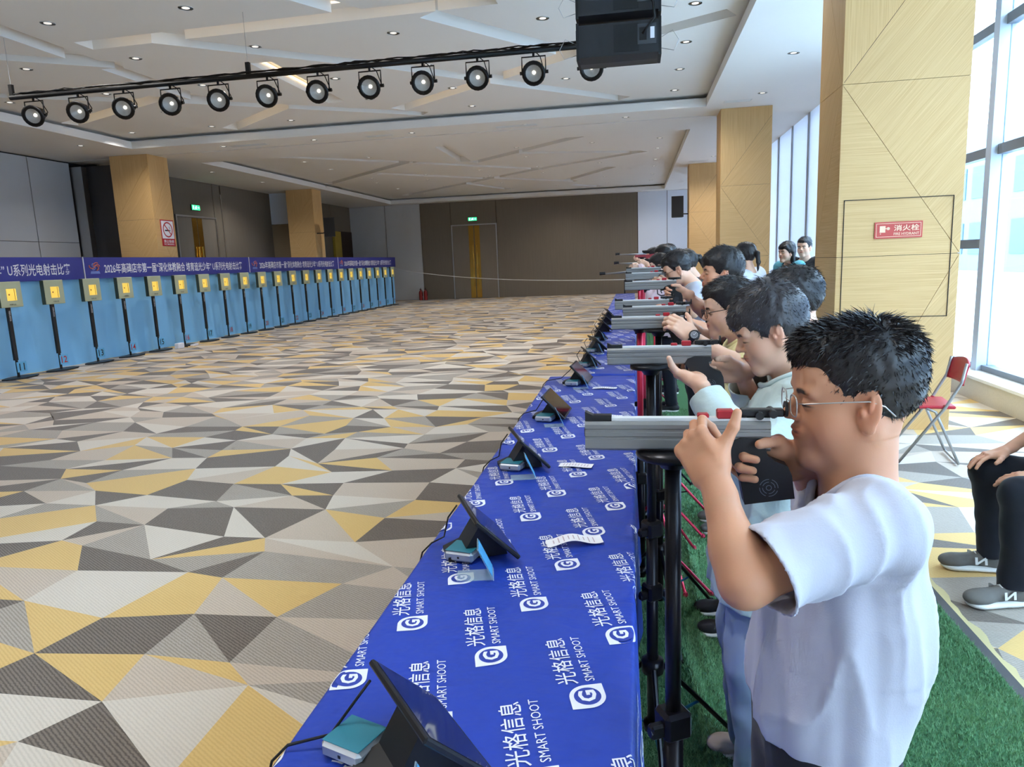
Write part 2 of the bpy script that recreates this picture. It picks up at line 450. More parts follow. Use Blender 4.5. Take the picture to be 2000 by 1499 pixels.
def column(name, label, x0, x1, y0, y1, front_mirror=False):
    c = struct(MB().box((x0+.012, y0+.012, 0), (x1-.012, y1-.012, Z0)).build(name, m_joint), label)
    mats = [W_V, W_H, W_D]
    for side, (wd_, org, ux) in {'front': (x1-x0, (x0, y0), (1, 0)), 'left': (y1-y0, (x0, y1), (0, -1)), 'right': (y1-y0, (x1, y0), (0, 1))}.items():
        for poly, m in column_face(wd_, Z0, mirror=(front_mirror if side == 'front' else side == 'left')):
            pl = inset(poly, .0018)
            if len(pl) < 3: continue
            nx, ny = ux[1], -ux[0]            # outward
            M = Matrix(((ux[0], 0, nx, 0), (ux[1], 0, ny, 0), (0, 1, 0, 0), (0, 0, 0, 1)))
            M.translation = Vector((org[0]-nx*.012, org[1]-ny*.012, 0))
            o = MB().prism(pl, 0, .012).mesh('veneer_panel', m)
            ob = link('veneer_panel', o, c); ob.matrix_local = M
    return c
COLX = (1.72, 2.70)
for k, (y, lb) in enumerate(((6.65, 'nearest oak veneer column, carrying the red hydrant sign'), (15.4, 'second oak veneer column, behind the ponytailed girl'), (24.0, 'third oak veneer column, with a black loudspeaker on its side'))):
    column('column', lb, COLX[0], COLX[1], y, y+.75)
column('column', 'oak veneer column with the no smoking sign', -12.3, -11.3, 15.75, 16.5)
column('column', 'far oak veneer column on the target side with a loudspeaker', -12.3, -11.3, 24.55, 25.3)

# flush hydrant cabinet door on the nearest column
hd = thing('hydrant_cabinet_door', 'flush oak cabinet door framed by a thin dark line on nearest column', 'cabinet door', (1.765, 6.648, 1.0))
w_, h_ = .865, 1.01
MB().box((0, -.003, 0), (.006, .0, h_)).box((w_-.006, -.003, 0), (w_, 0, h_)).box((0, -.003, 0), (w_, 0, .006)).box((0, -.003, h_-.006), (w_, 0, h_)).build('door_gap', m_joint, hd)

# ---- glazed wall: kerb, mullions, transoms, panes
wg = struct(MB().box((XW, -4, 0), (XW+.5, YB, .22)).build('wall_right', m_stone), 'glazed wall standing on a stone kerb')
MB().box((XW-.02, -4, .22), (XW+.5, YB, .25)).build('kerb_top', mat('kerb_top_stone', srgb(225, 224, 222), .35, var=.04, vscale=30), wg)
m_glass = bpy.data.materials.new('window_glass'); m_glass.use_nodes = True
_nt = m_glass.node_tree; _nt.nodes.clear()
_o = _nt.nodes.new('ShaderNodeOutputMaterial'); _mx = _nt.nodes.new('ShaderNodeMixShader'); _t = _nt.nodes.new('ShaderNodeBsdfTransparent'); _g = _nt.nodes.new('ShaderNodeBsdfGlossy')
_lw = _nt.nodes.new('ShaderNodeLayerWeight'); _lw.inputs[0].default_value = .5
_fr = _nt.nodes.new('ShaderNodeMath'); _fr.operation = 'POWER'; _fr.inputs[1].default_value = 4.0; _nt.links.new(_lw.outputs['Facing'], _fr.inputs[0])
_t.inputs[0].default_value = (.74, .87, .98, 1); _g.inputs['Roughness'].default_value = .03
_f2 = _nt.nodes.new('ShaderNodeMath'); _f2.operation = 'MULTIPLY_ADD'; _f2.inputs[1].default_value = .5; _f2.inputs[2].default_value = .04; _nt.links.new(_fr.outputs[0], _f2.inputs[0]); _nt.links.new(_f2.outputs[0], _mx.inputs[0]); _nt.links.new(_t.outputs[0], _mx.inputs[1]); _nt.links.new(_g.outputs[0], _mx.inputs[2]); _nt.links.new(_mx.outputs[0], _o.inputs[0])
m_pale2 = bpy.data.materials.new('frosted_glass'); m_pale2.use_nodes = True
_n2 = m_pale2.node_tree; _n2.nodes.clear()
_o2 = _n2.nodes.new('ShaderNodeOutputMaterial'); _a2 = _n2.nodes.new('ShaderNodeAddShader'); _t2 = _n2.nodes.new('ShaderNodeBsdfTranslucent'); _d2 = _n2.nodes.new('ShaderNodeBsdfDiffuse')
_t2.inputs[0].default_value = (.25, .28, .32, 1); _d2.inputs[0].default_value = (.5, .53, .58, 1)
_n2.links.new(_t2.outputs[0], _a2.inputs[0]); _n2.links.new(_d2.outputs[0], _a2.inputs[1]); _n2.links.new(_a2.outputs[0], _o2.inputs[0])
SP = 1.62; YM = 8.34
my = [YM+SP*k for k in range(-7, 16)]
win = None
for k, y in enumerate(my):
    w = bpy.data.objects.new('window_%d' % (k+1), None); COL.objects.link(w); struct(w, 'glazed bay of the window wall'); w.location = (3.62, y, .25)
    MB().box((0, 0, 0), (.2, .12, 5.0)).build('mullion', m_mull, w)
    if k == len(my)-1: continue
    low = (k != 6)
    if y > 10.5:
        MB().box((.02, .12, 0), (.06, SP, 4.9)).build('frosted_pane', m_pale2, w); continue
    for z in ([1.55, 2.5, 3.75] if low else [2.5, 3.75]):
        MB().box((.06, .12, z-.25), (.16, SP, z-.25+.1)).build('transom', m_rail, w)
    MB().box((.05, .12, 0), (.17, SP, .06)).build('window_frame', m_rail, w)
    MB().box((.10, .12, .05), (.112, SP, 4.9)).build('pane', m_glass, w)
struct(MB().box((3.6, -4, 5.0), (3.95, YB, 5.4)).build('trim_1', m_white), 'white head trim above the glazing')

# ---- outside, seen through the glass
m_pave = mat('outside_paving', srgb(214, 214, 212), .9, var=.05, vscale=1)
struct(MB().box((3.95, -40, -.5), (80, 90, -.3)).build('ground_outside', m_pave), 'pale paving outside the windows')
bo = thing('office_building', 'pale office block with banded windows across the street', 'building', (24, 20, -.3))
MB().box((0, -40, 0), (10, 45, 10)).build('body', mat('pale_facade', srgb(120, 136, 156), .8), bo)
m_bw = mat('blue_ribbon_glass', srgb(70, 98, 134), .5)
for f in range(2):
    for k in range(14):
        MB().box((-.06, -38+k*5.9, 1.2+f*3.9), (.02, -33.1+k*5.9, 3.4+f*3.9)).build('window', m_bw, bo)
# ================================================================ fittings and added fill spots on the ceiling
m_ring = mat('downlight_ring', srgb(235, 235, 232), .4)
m_baffle = mat('downlight_baffle', srgb(60, 58, 56), .35, .6)
m_lens = mat('downlight_lens', srgb(230, 228, 220), .3, emit=(1, .95, .88), estr=.5)  # faint glow put into the lens; the downlights are switched off
_dl = thing('ceiling_downlight', 'small round recessed downlight in the white ceiling', 'downlight', (0, 0, 0), 0, 'recessed ceiling downlights')
MB().lathe([(.085, -.004), (.085, 0.0), (.066, .0), (.066, -.004)], 20, cap=False).build('ring', m_ring, _dl, True)
MB().lathe([(.066, -.003), (.045, -.0006)], 20, cap=False).build('baffle', m_baffle, _dl, True)
MB().lathe([(.001, -.0015), (.045, -.0015)], 16).build('lens', m_lens, _dl)
_fill = bpy.data.lights.new('downlight_fill', 'SPOT'); _fill.energy = DOWNLIGHT_FILL_W; _fill.color = (1, .97, .93)  # spot added as room fill, since the downlights themselves are off
_fill.spot_size = math.radians(150); _fill.spot_blend = .8; _fill.shadow_soft_size = .05
DL = [(x, y, ZT) for x in (-10.69, -8.8, -7.0, -5.15, -3.15, -1.14, .77) for y in (-1.0, 1.85, 5.0, 8.2, 9.77, 11.4, 12.95, 14.5)]
DL += [(x, y, ZT) for x in (-9.35, -7.4, -5.1, -3.16, -1.1, .68) for y in (18.3, 20.0, 21.8, 24.2, 25.9, 28.3, 30.6)]
DL += [(x, 15.55, Z0) for x in (-9.2, -7.0, -4.74, -2.25, -.16)] + [(2.31, y, Z0) for y in (3.2, 5.6, 8.9, 11.6, 14.2, 19.5, 22.5)] + [(-11.8, y, Z0) for y in (11.6, 14.28, 19.2, 22.0)]
def in_slot(x, y):
    p = Vector((x, y))
    for a, b in SLOTS:
        a, b = Vector(a), Vector(b); d = b-a; t = max(0, min(1, (p-a).dot(d)/d.length_squared))
        if (p-(a+d*t)).length < .32: return True
    return False
first = True; spots = []
for k, (x, y, z) in enumerate(DL):
    if z == ZT and in_slot(x, y): x += .34; y += .3
    if z == ZT and in_slot(x, y): continue
    o = _dl if first else copy_tree(_dl); first = False
    o.location = (x, y, z); spots.append(o)
for k, o in enumerate(spots):
    if k % 4 == 1:
        l = bpy.data.objects.new('lamp', _fill); COL.objects.link(l); l.parent = o; l.location = (0, 0, -.02)  # added fill spot hung under some of the fittings

# supply air grilles
m_grl = mat('grille_grey', srgb(150, 150, 148), .5)
for i, (x, y, w) in enumerate(((-2.45, 15.62, .9), (1.95, 14.75, .5), (-8.6, 15.6, .9), (1.95, 23.4, .6), (-5.5, 15.62, .6))):
    g = thing('air_grille', ('slotted air grille in the ceiling band before the far tray', 'slotted air grille in front of the second right column', 'slotted air grille in the ceiling band near the left column', 'slotted air grille in front of the third right column', 'short slotted air grille in the middle of the ceiling band')[i], 'air grille', (x, y, Z0), 0, 'ceiling air grilles')
    MB().box((-w/2, -.09, -.008), (w/2, -.075, 0)).box((-w/2, .075, -.008), (w/2, .09, 0)).box((-w/2, -.075, -.008), (-w/2+.015, .075, 0)).box((w/2-.015, -.075, -.008), (w/2, .075, 0)).build('frame', m_ring, g)
    MB().box((-w/2+.015, -.075, -.002), (w/2-.015, .075, 0)).build('backing', m_grl, g)
    for k in range(4): MB().box((-w/2+.015, -.05+k*.033, -.007), (w/2-.015, -.04+k*.033, -.002)).build('slat', m_ring, g)
# ================================================================ the target line, ten metres off
XT = -10.2; XC = -10.5; PITCH = .912
m_cloth_blue = mat('light_blue_cloth', srgb(140, 206, 255), .7, var=.04, vscale=1.2)
m_banner = mat('navy_banner_vinyl', srgb(58, 62, 150), .45)
m_print = mat('white_print', srgb(240, 240, 246), .6)
m_tgt = mat('grey_green_target_case', srgb(186, 194, 164), .55)
m_tgt_side = mat('dark_green_case_side', srgb(52, 66, 56), .6)
m_yel = mat('lit_yellow_target_face', srgb(245, 205, 90), .4, emit=srgb(255, 215, 90), estr=.35)
m_slit = mat('target_slit', srgb(150, 120, 50), .5)
m_card = mat('cyan_number_card', srgb(110, 190, 238), .6)
m_num_k = mat('number_black', srgb(25, 30, 45), .6); m_num_r = mat('number_red', srgb(190, 50, 60), .6)
def yz(V, x, y0, z0): return [(x, y0+v[0], z0+v[1]) for v in V]
# blue cloth hanging under the banners, in soft folds
def backdrop():
    V = []; F = []
    ys = np.arange(5.6, 30.66, .06); zs = [0.0, .4, .8, 1.2, 1.61]
    for y in ys:
        for z in zs:
            a = .02+.025*(1-z/1.7)
            V.append((XC-.02+a*math.sin(y*6.9+.8*math.sin(y*1.3))+.4*a*math.sin(y*15+z*2), y, z))
    n = len(zs)
    for i in range(len(ys)-1):
        for j in range(n-1): F.append((i*n+j, (i+1)*n+j, (i+1)*n+j+1, i*n+j+1))
    me = bpy.data.meshes.new('backdrop_cloth'); me.from_pydata(V, [], F); me.materials.append(m_cloth_blue)
    me.polygons.foreach_set('use_smooth', [True]*len(F)); me.update()
    return tag(link('backdrop_cloth', me), 'long light blue cloth hanging in folds behind the targets', 'cloth')
backdrop()
TITLE = '2026年高碑店市第一届“深化体教融合 培育追光少年” U系列光电射击比赛'
m_or = mat('emblem_orange', srgb(225, 120, 80), .6); m_bl = mat('emblem_blue', srgb(120, 140, 205), .6)
edges = [6.28, 12.30, 18.36, 24.40, 30.66]
names = ['navy title banner cut off by the picture edge above targets eleven and twelve', 'navy title banner in full view nearest the viewer, below the no smoking sign', 'navy title banner between the nearest full one and the farthest one', 'navy title banner at the far end of the target line']
for k in range(4):
    a, b = edges[k]+.015, edges[k+1]-.015
    t = thing('title_banner', names[k], 'banner', (XC+.045, a, 1.6), 0, 'title banners over the targets')
    MB().box((-.012, 0, 0), (0, b-a, .415)).build('vinyl_panel', m_banner, t)
    MB().box((-.014, -.008, 0), (.002, .006, .42)).build('pale_seam', m_print, t)
    V, F = fit(text_mesh(TITLE, 1, 'CENTER', .012), 5.14, .21, .53+2.57, .195)
    MB().add(yz(V, .002, 0, 0), F).build('lettering', m_print, t)
    e = MB(); cx, cz = .27, .235
    for i, (ph, r, mi) in enumerate(((0, .075, 0), (.9, .1, 0), (1.9, .06, 1), (2.8, .095, 0), (4.0, .08, 1), (5.0, .1, 0))):
        pts = [(.004+.0006*i, cx+.045*math.cos(ph)*1.7+r*.75*math.cos(ph+q), cz+.03*math.sin(ph)+r*.5*math.sin(ph+q)) for q in np.linspace(0, 3.2, 9)]
        e.tube(pts, .0085, 5, mi)
    e.add(*(lambda vf: (yz(vf[0], .004, 0, 0), vf[1]))(([(cx-.13, cz-.14, 0), (cx+.13, cz-.14, 0), (cx+.11, cz-.09, 0), (cx-.11, cz-.09, 0)], [(0, 1, 2, 3)])), 1)
    e.build('emblem', [m_or, m_bl], t)
NUM = dict(zip(range(11, 33), 'eleven twelve thirteen fourteen fifteen sixteen seventeen eighteen nineteen twenty twenty-one twenty-two twenty-three twenty-four twenty-five twenty-six twenty-seven twenty-eight twenty-nine thirty thirty-one thirty-two'.split()))
# the electronic target stands
V, F = fit(text_mesh('光格信息', 1), .13, .032)
tb_label = MB().add(yz(V, .003, .215, .045), F).mesh('maker_print', m_num_k)
pole_print = MB()
for r in range(2):
    V, F = fit(text_mesh('SMART SHOOT' if r else '光格信息科技', 1), .17, .016)
    pole_print.add([(.002, .035-.009+.018*r-v[1]*1, -.14-v[0]) for v in V], F)
pole_print = pole_print.mesh('pole_print', m_print)
case = MB().cbox((-.03, .215, .2125), (.03, .215, .2125), ch=.008).mesh('target_case', m_tgt)
rim = MB().box((-.075, -.012, .0), (-.008, .006, .42)).mesh('case_side', m_tgt_side)
face = MB().box((.0, .125, .11), (.004, .31, .305)).mesh('target_face', m_yel)
slit = MB().box((.004, .272, .115), (.007, .279, .30)).lathe([(.001, 0), (.014, 0), (.014, .003), (.001, .003)], 14, 0, Matrix(((0, 0, 1, .004), (1, 0, 0, .168), (0, 1, 0, .21), (0, 0, 0, 1)))).mesh('aiming_mark', m_slit)
pole = MB().box((-.035, 0, -.88), (0, .07, 0)).mesh('pole', m_black)
foot = MB().prism([(.02, -.30), (.10, -.24), (.17, -.1), (.18, .04), (.15, .2), (.06, .33), (-.06, .33), (-.14, .15), (-.14, -.15), (-.06, -.3)], 0, .022).mesh('foot_plate', m_black)
card = MB().box((0, -.095, -.085), (.006, .095, .085)).mesh('number_card', m_card)
for n in range(11, 33):
    y0 = 12.15+(n-13)*PITCH-.215
    lab = 'electronic target on a black post above number card %s' % NUM[n]
    t = thing('target_stand', lab, 'target', (XT, y0, 0), 0, 'electronic targets in a row')
    for nm, me, lc in (('target_case', case, (0, 0, 1.183)), ('pole', pole, (-.01, .1, 1.185)), ('foot_plate', foot, (0, .135, 0))):
        p = link(nm, me, t, lc)
        if nm == 'target_case':
            link('case_side', rim, p); f = link('target_face', face, p); link('aiming_mark', slit, p); link('maker_print', tb_label, p)
        if nm == 'pole': link('pole_print', pole_print, p)
    link('base_stem', MB().box((-.03, .115, .0), (-.012, .155, .32)).mesh('base_stem', m_black) if n == 11 else bpy.data.meshes['base_stem'], t)
    c = link('number_card', card, t, (.03, .17, .19))
    V, F = fit(text_mesh(str(n), 1, 'CENTER', .01), None, .12)
    MB().add(yz(V, .008, 0, 0), F).build('number', m_num_k if n % 2 else m_num_r, c)
# clear film boxes between the targets are only hinted by a grey-blue shade cloth strip
pb = thing('power_adapter', 'white power adapter box on the carpet by targets 15 and 16', 'adapter', (-9.98, 14.25, 0))
MB().cbox((0, 0, .06), (.05, .11, .06), ch=.012).build('body', m_print, pb)
MB().tube([(-.02, .1, .03), (.02, .25, .012), (-.05, .36, .008), (-.12, .44, .008)], .012).build('cable', m_black, pb)
ps = thing('power_strip', 'white power strip lying on the carpet by target 16', 'power strip', (-9.93, 14.72, 0), .25)
MB().cbox((0, 0, .022), (.04, .16, .022), ch=.008).build('body', m_print, ps)
MB().box((-.012, -.1, .044), (.012, -.06, .046)).box((-.012, 0, .044), (.012, .04, .046)).build('sockets', m_black, ps)
# rope across the far end
rp = []
for t_ in np.linspace(0, 1, 25):
    rp.append((-10.44+t_*10.19, 30.6-t_*13.0, 1.5-.42*t_-.72*t_*(1-t_)))
ro = tag(MB().tube(rp, .012, 6).build('barrier_rope', mat('white_cord', srgb(200, 200, 196), .8), None, True), 'thin white cord strung across the far end of the range', 'rope')
for x, z in ((-.25, 1.08),):
    p = thing('rope_post', 'slim black post holding the white cord at the far table end', 'post', (x, 17.62, 0))
    MB().lathe([(.13, 0), (.13, .015), (.03, .03), (.016, .05), (.016, z), (.02, z+.01), (.001, z+.02)], 14).build('pole', m_black, p, True)
# fire extinguishers
m_red = mat('extinguisher_red', srgb(150, 35, 32), .35)
for i, x in enumerate((-9.95, -9.72)):
    e = thing('fire_extinguisher', ('red fire extinguisher at the far wall, next to the grey panel', 'red fire extinguisher at the far wall, next to the door')[i], 'extinguisher', (x, 32.55, 0), 0, 'fire extinguishers at the far wall')
    MB().lathe([(.08, 0), (.085, .02), (.085, .36), (.06, .43), (.03, .46), (.03, .5)], 16).build('cylinder', m_red, e, True)
    MB().box((-.02, -.09, .5), (.02, .04, .53)).cyl((0, .03, .5), (0, .03, .58), .01).build('valve', m_black, e)
    MB().tube([(.03, -.03, .5), (.12, -.05, .42), (.11, -.05, .2)], .012).build('hose', m_black, e)
# emergency exit signs
m_exit = mat('exit_green', srgb(40, 190, 110), .5, emit=srgb(60, 235, 140), estr=1.4)
m_exitb = mat('exit_housing', srgb(30, 70, 50), .5)
m_exitw = mat('exit_white', srgb(230, 255, 240), .5, emit=(.8, 1, .88), estr=1.2)
for i, (loc, rz) in enumerate((((-7.37, YB-.06, 3.55), 0), ((-13.35, 20.57, 3.55), PI/2))):
    e = thing('exit_sign', ('green lit exit sign above the far wall door', 'green lit exit sign above the door behind the targets')[i], 'exit sign', loc, rz)
    MB().box((-.21, -.05, 0), (.21, 0, .17)).build('housing', m_exitb, e)
    MB().box((-.2, -.055, .012), (.2, -.05, .158)).build('lit_panel', m_exit, e)
    g = MB(); d = -.058
    xz = lambda pts: [(x, d, z) for x, z in pts]
    g.add(xz([(.02+.018*math.cos(q), .128+.018*math.sin(q)) for q in np.linspace(0, 2*PI, 9)[:-1]]), [tuple(range(8))])
    for poly in ([(-.02, .11), (.02, .105), (.0, .06), (-.03, .065)], [(.0, .065), (.05, .05), (.05, .035), (-.01, .05)], [(-.03, .07), (-.01, .06), (-.06, .025), (-.075, .035)], [(.015, .105), (.06, .09), (.058, .08), (.01, .09)], [(-.02, .11), (-.06, .085), (-.05, .078), (-.01, .1)], [(.09, .078), (.15, .078), (.15, .092), (.09, .092)], [(.14, .06), (.175, .085), (.14, .11)], [(-.15, .03), (-.11, .03), (-.11, .14), (-.15, .14)]):
        g.add(xz(poly), [tuple(range(len(poly)))])
    g.build('running_figure', m_exitw, e)
# no smoking sign on the left column
m_sred = mat('sign_red', srgb(190, 40, 48), .5)
ns = thing('no_smoking_sign', 'red and white no smoking sign on the left oak column', 'sign', (-11.297, 15.94, 2.32))
W_, H_ = .5, .63
MB().box((0, 0, 0), (.006, W_, H_)).build('red_board', m_sred, ns)
MB().box((.006, .025, .18), (.008, W_-.025, H_-.025)).build('white_field', m_print, ns)
g = MB(); C0 = (.25, .395)
n = 36
for i in range(n):
    a0, a1 = 2*PI*i/n, 2*PI*(i+1)/n
    g.add([(.010, C0[0]+r*math.cos(a), C0[1]+r*math.sin(a)) for r, a in ((.155, a0), (.185, a0), (.185, a1), (.155, a1))], [(0, 1, 2, 3)])
def bar(g, x, p, q, w, mi=0):
    p, q = Vector(p), Vector(q); d = (q-p).normalized(); nn = Vector((-d.y, d.x))*w/2
    g.add([(x, v.x, v.y) for v in (p-nn, q-nn, q+nn, p+nn)], [(0, 1, 2, 3)], mi)
bar(g, .0105, (C0[0]-.12, C0[1]+.12), (C0[0]+.12, C0[1]-.12), .028)
bar(g, .0095, (C0[0]-.11, C0[1]-.02), (C0[0]+.07, C0[1]-.02), .03, 1); bar(g, .0095, (C0[0]+.08, C0[1]-.02), (C0[0]+.1, C0[1]-.02), .03, 1); bar(g, .0095, (C0[0]+.09, C0[1]+.01), (C0[0]+.06, C0[1]+.08), .014, 1)
g.build('prohibition_mark', [m_sred, m_num_k], ns)
g = MB()
for s_, h, z in (('禁止吸烟', .075, .115), ('NO SMOKING', .035, .045)):
    V, F = fit(text_mesh(s_, 1, 'CENTER', .012), .38, h, .25, z); g.add(yz(V, .009, 0, 0), F)
g.build('lettering', m_print, ns)
# hydrant sign on the nearest column
m_hred = mat('hydrant_red', srgb(200, 72, 60), .5); m_hcream = mat('hydrant_cream', srgb(245, 205, 170), .5)
hs = thing('hydrant_sign', 'red fire hydrant sign on the nearest oak column', 'sign', (2.018, 6.645, 1.675))
W_, H_ = .378, .138
MB().box((0, -.004, 0), (W_, 0, H_)).build('red_board', m_hred, hs)
g = MB()
for lo, hi in (((.012, .012), (W_-.012, .016)), ((.012, H_-.016), (W_-.012, H_-.012)), ((.012, .012), (.016, H_-.012)), ((W_-.016, .012), (W_-.012, H_-.012))):
    g.box((lo[0], -.0055, lo[1]), (hi[0], -.004, hi[1]))
g.box((.04, -.006, .05), (.085, -.004, .105)); g.lathe([(.001, 0), (.013, 0), (.013, .002), (.001, .002)], 14, 0, Matrix(((1, 0, 0, .108), (0, 0, -1, -.004), (0, 1, 0, .082), (0, 0, 0, 1)))); g.box((.085, -.006, .078), (.1, -.004, .086)); g.box((.045, -.006, .035), (.05, -.004, .045))
V, F = fit(text_mesh('消火栓', 1, 'CENTER', .015), .2, .052, .252, .085); g.add([(v[0], -.006, v[1]) for v in V], F)
V, F = fit(text_mesh('FIRE HYDRANT', 1, 'CENTER', .01), .2, .022, .252, .036); g.add([(v[0], -.006, v[1]) for v in V], F)
g.build('pictogram_and_lettering', m_hcream, hs)
# ================================================================ firing table under printed cloths
ZTAB = .75
m_royal = mat('royal_blue_satin', srgb(38, 66, 168), .42, bump=.9, bscale=4.5, stretch=(1.6, 2.6, 1), spec=.35)
m_logo = mat('cloth_white_print', srgb(236, 234, 242), .5)
m_logo_blue = mat('cloth_blue_print', srgb(40, 62, 160), .45)
def cloth_height(x, y):
    return .0012*math.sin(11*x+7*y)+.001*math.sin(23*y-9*x+1.3)+.0009*math.sin(31*x+17*y+.5*math.sin(9*y))
class Cloth:
    def __init__(s, xl, xr): s.xl, s.xr = xl, xr
    def at(s, u, y, lift=0.0):
        """u runs across the cloth: flat on the top, down both sides past the edges"""
        r = .012; arc = r*PI/2
        lo, hi = s.xl+r, s.xr-r
        if lo <= u <= hi: return (u, y, ZTAB+cloth_height(u, y)+lift)
        over = (u-hi) if u > hi else (lo-u); sg = 1 if u > hi else -1; e = hi if u > hi else lo
        if over < arc:
            a = over/r; return (e+sg*(r+lift)*math.sin(a), y, ZTAB-r+(r+lift)*math.cos(a)+cloth_height(u, y)*math.cos(a))
        d = over-arc
        w = (.004+.03*min(1, d/.7))*(.5+.5*math.sin(y*9.5+1.2*math.sin(y*2.1)))+.006*math.sin(y*23)*min(1, d/.5)
        return (e+sg*(r+w+lift), y, ZTAB-r-d)
def make_cloth(name, label, xl, xr, y0, y1, drop=.72, dy=.04, rdrop=.37):
    c = Cloth(xl, xr); r = .012
    us = [xl+r-.0188-d for d in (drop, .55, .4, .25, .12, .05, .0)] + [xl+r-.0188*(1-k/4) for k in (1, 2, 3)] + list(np.linspace(xl+r, xr-r, 26)) + [xr-r+.0188*k/4 for k in (1, 2, 3)] + [xr-r+.0188+d*rdrop for d in (.0, .07, .17, .35, .55, .77, 1)]
    ysv = np.arange(y0, y1+dy*.5, dy); V = []; F = []; n = len(us)
    for y in ysv:
        for u in us: V.append(c.at(u, float(y)))
    for i in range(len(ysv)-1):
        for j in range(n-1): F.append((i*n+j, i*n+j+1, (i+1)*n+j+1, (i+1)*n+j))
    # hanging ends
    for yy, k, sgn in ((y0, 0, -1), (y1, len(ysv)-1, 1)):
        top = [k*n+j for j in range(n) if xl-.001 <= V[k*n+j][0] <= xr+.04 and V[k*n+j][2] > ZTAB-.03]
        prev = top
        for st in range(1, 5):
            o = len(V)
            for t in top:
                x, y, z = V[t]; V.append((x, y+sgn*(.012+.01*st*(.5+.5*math.sin(x*30))), z-.18*st))
            cur = list(range(o, o+len(top)))
            for a, b, cc, d in zip(prev[:-1], prev[1:], cur[1:], cur[:-1]): F.append((a, b, cc, d) if sgn > 0 else (d, cc, b, a))
            prev = cur
    me = bpy.data.meshes.new(name); me.from_pydata(V, [], F); me.materials.append(m_royal)
    me.polygons.foreach_set('use_smooth', [True]*len(F)); me.update()
    return tag(link(name, me), label, 'tablecloth'), c
cl1, C1 = make_cloth('tablecloth', 'royal blue printed cloth over the near wide stretch of firing table', -.635, -.008, .12, 5.22)
cl2, C2 = make_cloth('tablecloth', 'royal blue printed cloth over the far narrow stretch of firing table', -.462, -.008, 5.26, 17.5, dy=.08)
# the print, built once in its own plane: u along the words, w up across them
def logo_parts():
    white = MB(); blue = MB()
    q = []
    for k in range(40):                       # leaf-shaped badge: round with two pointed corners
        a = 2*PI*k/40; rr = .036
        if math.cos(a)*math.sin(a) < 0: rr /= max(abs(math.cos(a)), abs(math.sin(a)))
        q.append((rr*math.cos(a), rr*math.sin(a), 0))
    white.add(q, [tuple(range(40))])
    blue.add([(.027*math.cos(2*PI*k/28), .027*math.sin(2*PI*k/28), 0) for k in range(28)], [tuple(range(28))])
    V, F = fit(text_mesh('G', 1, 'CENTER', .035), .035, .036); top = MB().add(V, F)
    V, F = fit(text_mesh('光格信息', 1, 'CENTER', .004), .18, .045, .134, .031); white.add(V, F)
    V, F = fit(text_mesh('SMART SHOOT', 1, 'CENTER', 0), .178, .0195, .137, -.016); white.add(V, F)
    return white, blue, top
LW, LB, LG = logo_parts()
v1, v2 = (.061, .245), (.219, -.1255); dirv = (-.27, .963); upv = (-.963, -.27)
def print_cloth(parent, c, y0, y1, umin, umax, cap):
    cnt = 0; cells = []
    for i in range(-90, 160):
        for j in range(-60, 60):
            u = -.1+i*v1[0]+j*v2[0]; y = 1.279+i*v1[1]+j*v2[1]
            if umin < u < umax and y0+.06 < y < y1-.26: cells.append((y, u))
    cells.sort()
    for y, u in cells[:cap]:
        me_v = []; me_f = []; mi = []
        for k, (mb, lift, m) in enumerate(((LW, .0012, 0), (LB, .0017, 1), (LG, .0022, 0))):
            o = len(me_v)
            for a, b, _ in mb.v:
                me_v.append(c.at(u+a*dirv[0]+b*upv[0], y+a*dirv[1]+b*upv[1], lift))
            me_f += [tuple(q+o for q in f) for f in mb.f]; mi += [m]*len(mb.f)
        me = bpy.data.meshes.new('printed_logo'); me.from_pydata(me_v, [], me_f)
        me.materials.append(m_logo); me.materials.append(m_logo_blue); me.polygons.foreach_set('material_index', mi); me.update()
        link('printed_logo', me, parent)
print_cloth(cl1, C1, .12, 5.22, -1.0, .20, 220)
print_cloth(cl2, C2, 5.26, 17.5, -.55, .16, 190)

# tablets on stands, card holders, scoring boxes, slips
m_scr = mat('tablet_screen', srgb(14, 16, 24), .06, spec=.6)
m_tabl = mat('tablet_body', srgb(20, 20, 22), .4)
m_teal = mat('teal_label', srgb(45, 130, 150), .4); m_silver = mat('silver_case', srgb(185, 190, 196), .35, .5)
m_blue_card = mat('sky_blue_card', srgb(90, 178, 228), .5)
m_acryl = mat('clear_acrylic', srgb(210, 235, 245), .05, alpha=.28)
m_paper = mat('slip_paper', srgb(244, 238, 240), .7)
m_ink = mat('slip_ink', srgb(196, 170, 176), .8)
def tablet_mesh():
    tilt = math.radians(45)
    M = trans(0, 0, .016) @ rotm('Y', -tilt)      # slab grows up and backwards (-x)
    body = MB().cbox((0, 0, 0), (.006, .132, .086), ch=.003)
    body.v = [tuple(M @ Vector((v[0], v[1], v[2]+.086))) for v in body.v]
    scr = MB().box((.0062, -.124, .010), (.0068, .124, .162), M=M)
    return body.mesh('tablet_body', m_tabl), scr.mesh('screen', m_scr)
tb_body, tb_scr = tablet_mesh()
tb_stand = MB().prism([(-.015, .0), (-.19, .0), (-.19, .012), (-.14, .03), (-.095, .098), (-.06, .075), (-.02, .022)], -.05, .05, M=Matrix(((1, 0, 0, 0), (0, 0, 1, 0), (0, 1, 0, 0), (0, 0, 0, 1)))).mesh('stand', m_black)
TAB = [(-.308, 1.108, 39), (-.386, 2.0, 25), (-.392, 2.9, 20), (-.368, 3.8, -3), (-.312, 4.89, -4), (-.30, 5.75, 12), (-.29, 6.65, 20), (-.30, 7.6, 6), (-.30, 8.5, 15), (-.3, 9.4, 10), (-.3, 10.3, 12)]
ORD = ['nearest', 'second', 'third', 'fourth', 'fifth', 'sixth', 'seventh', 'eighth', 'ninth', 'tenth', 'eleventh']
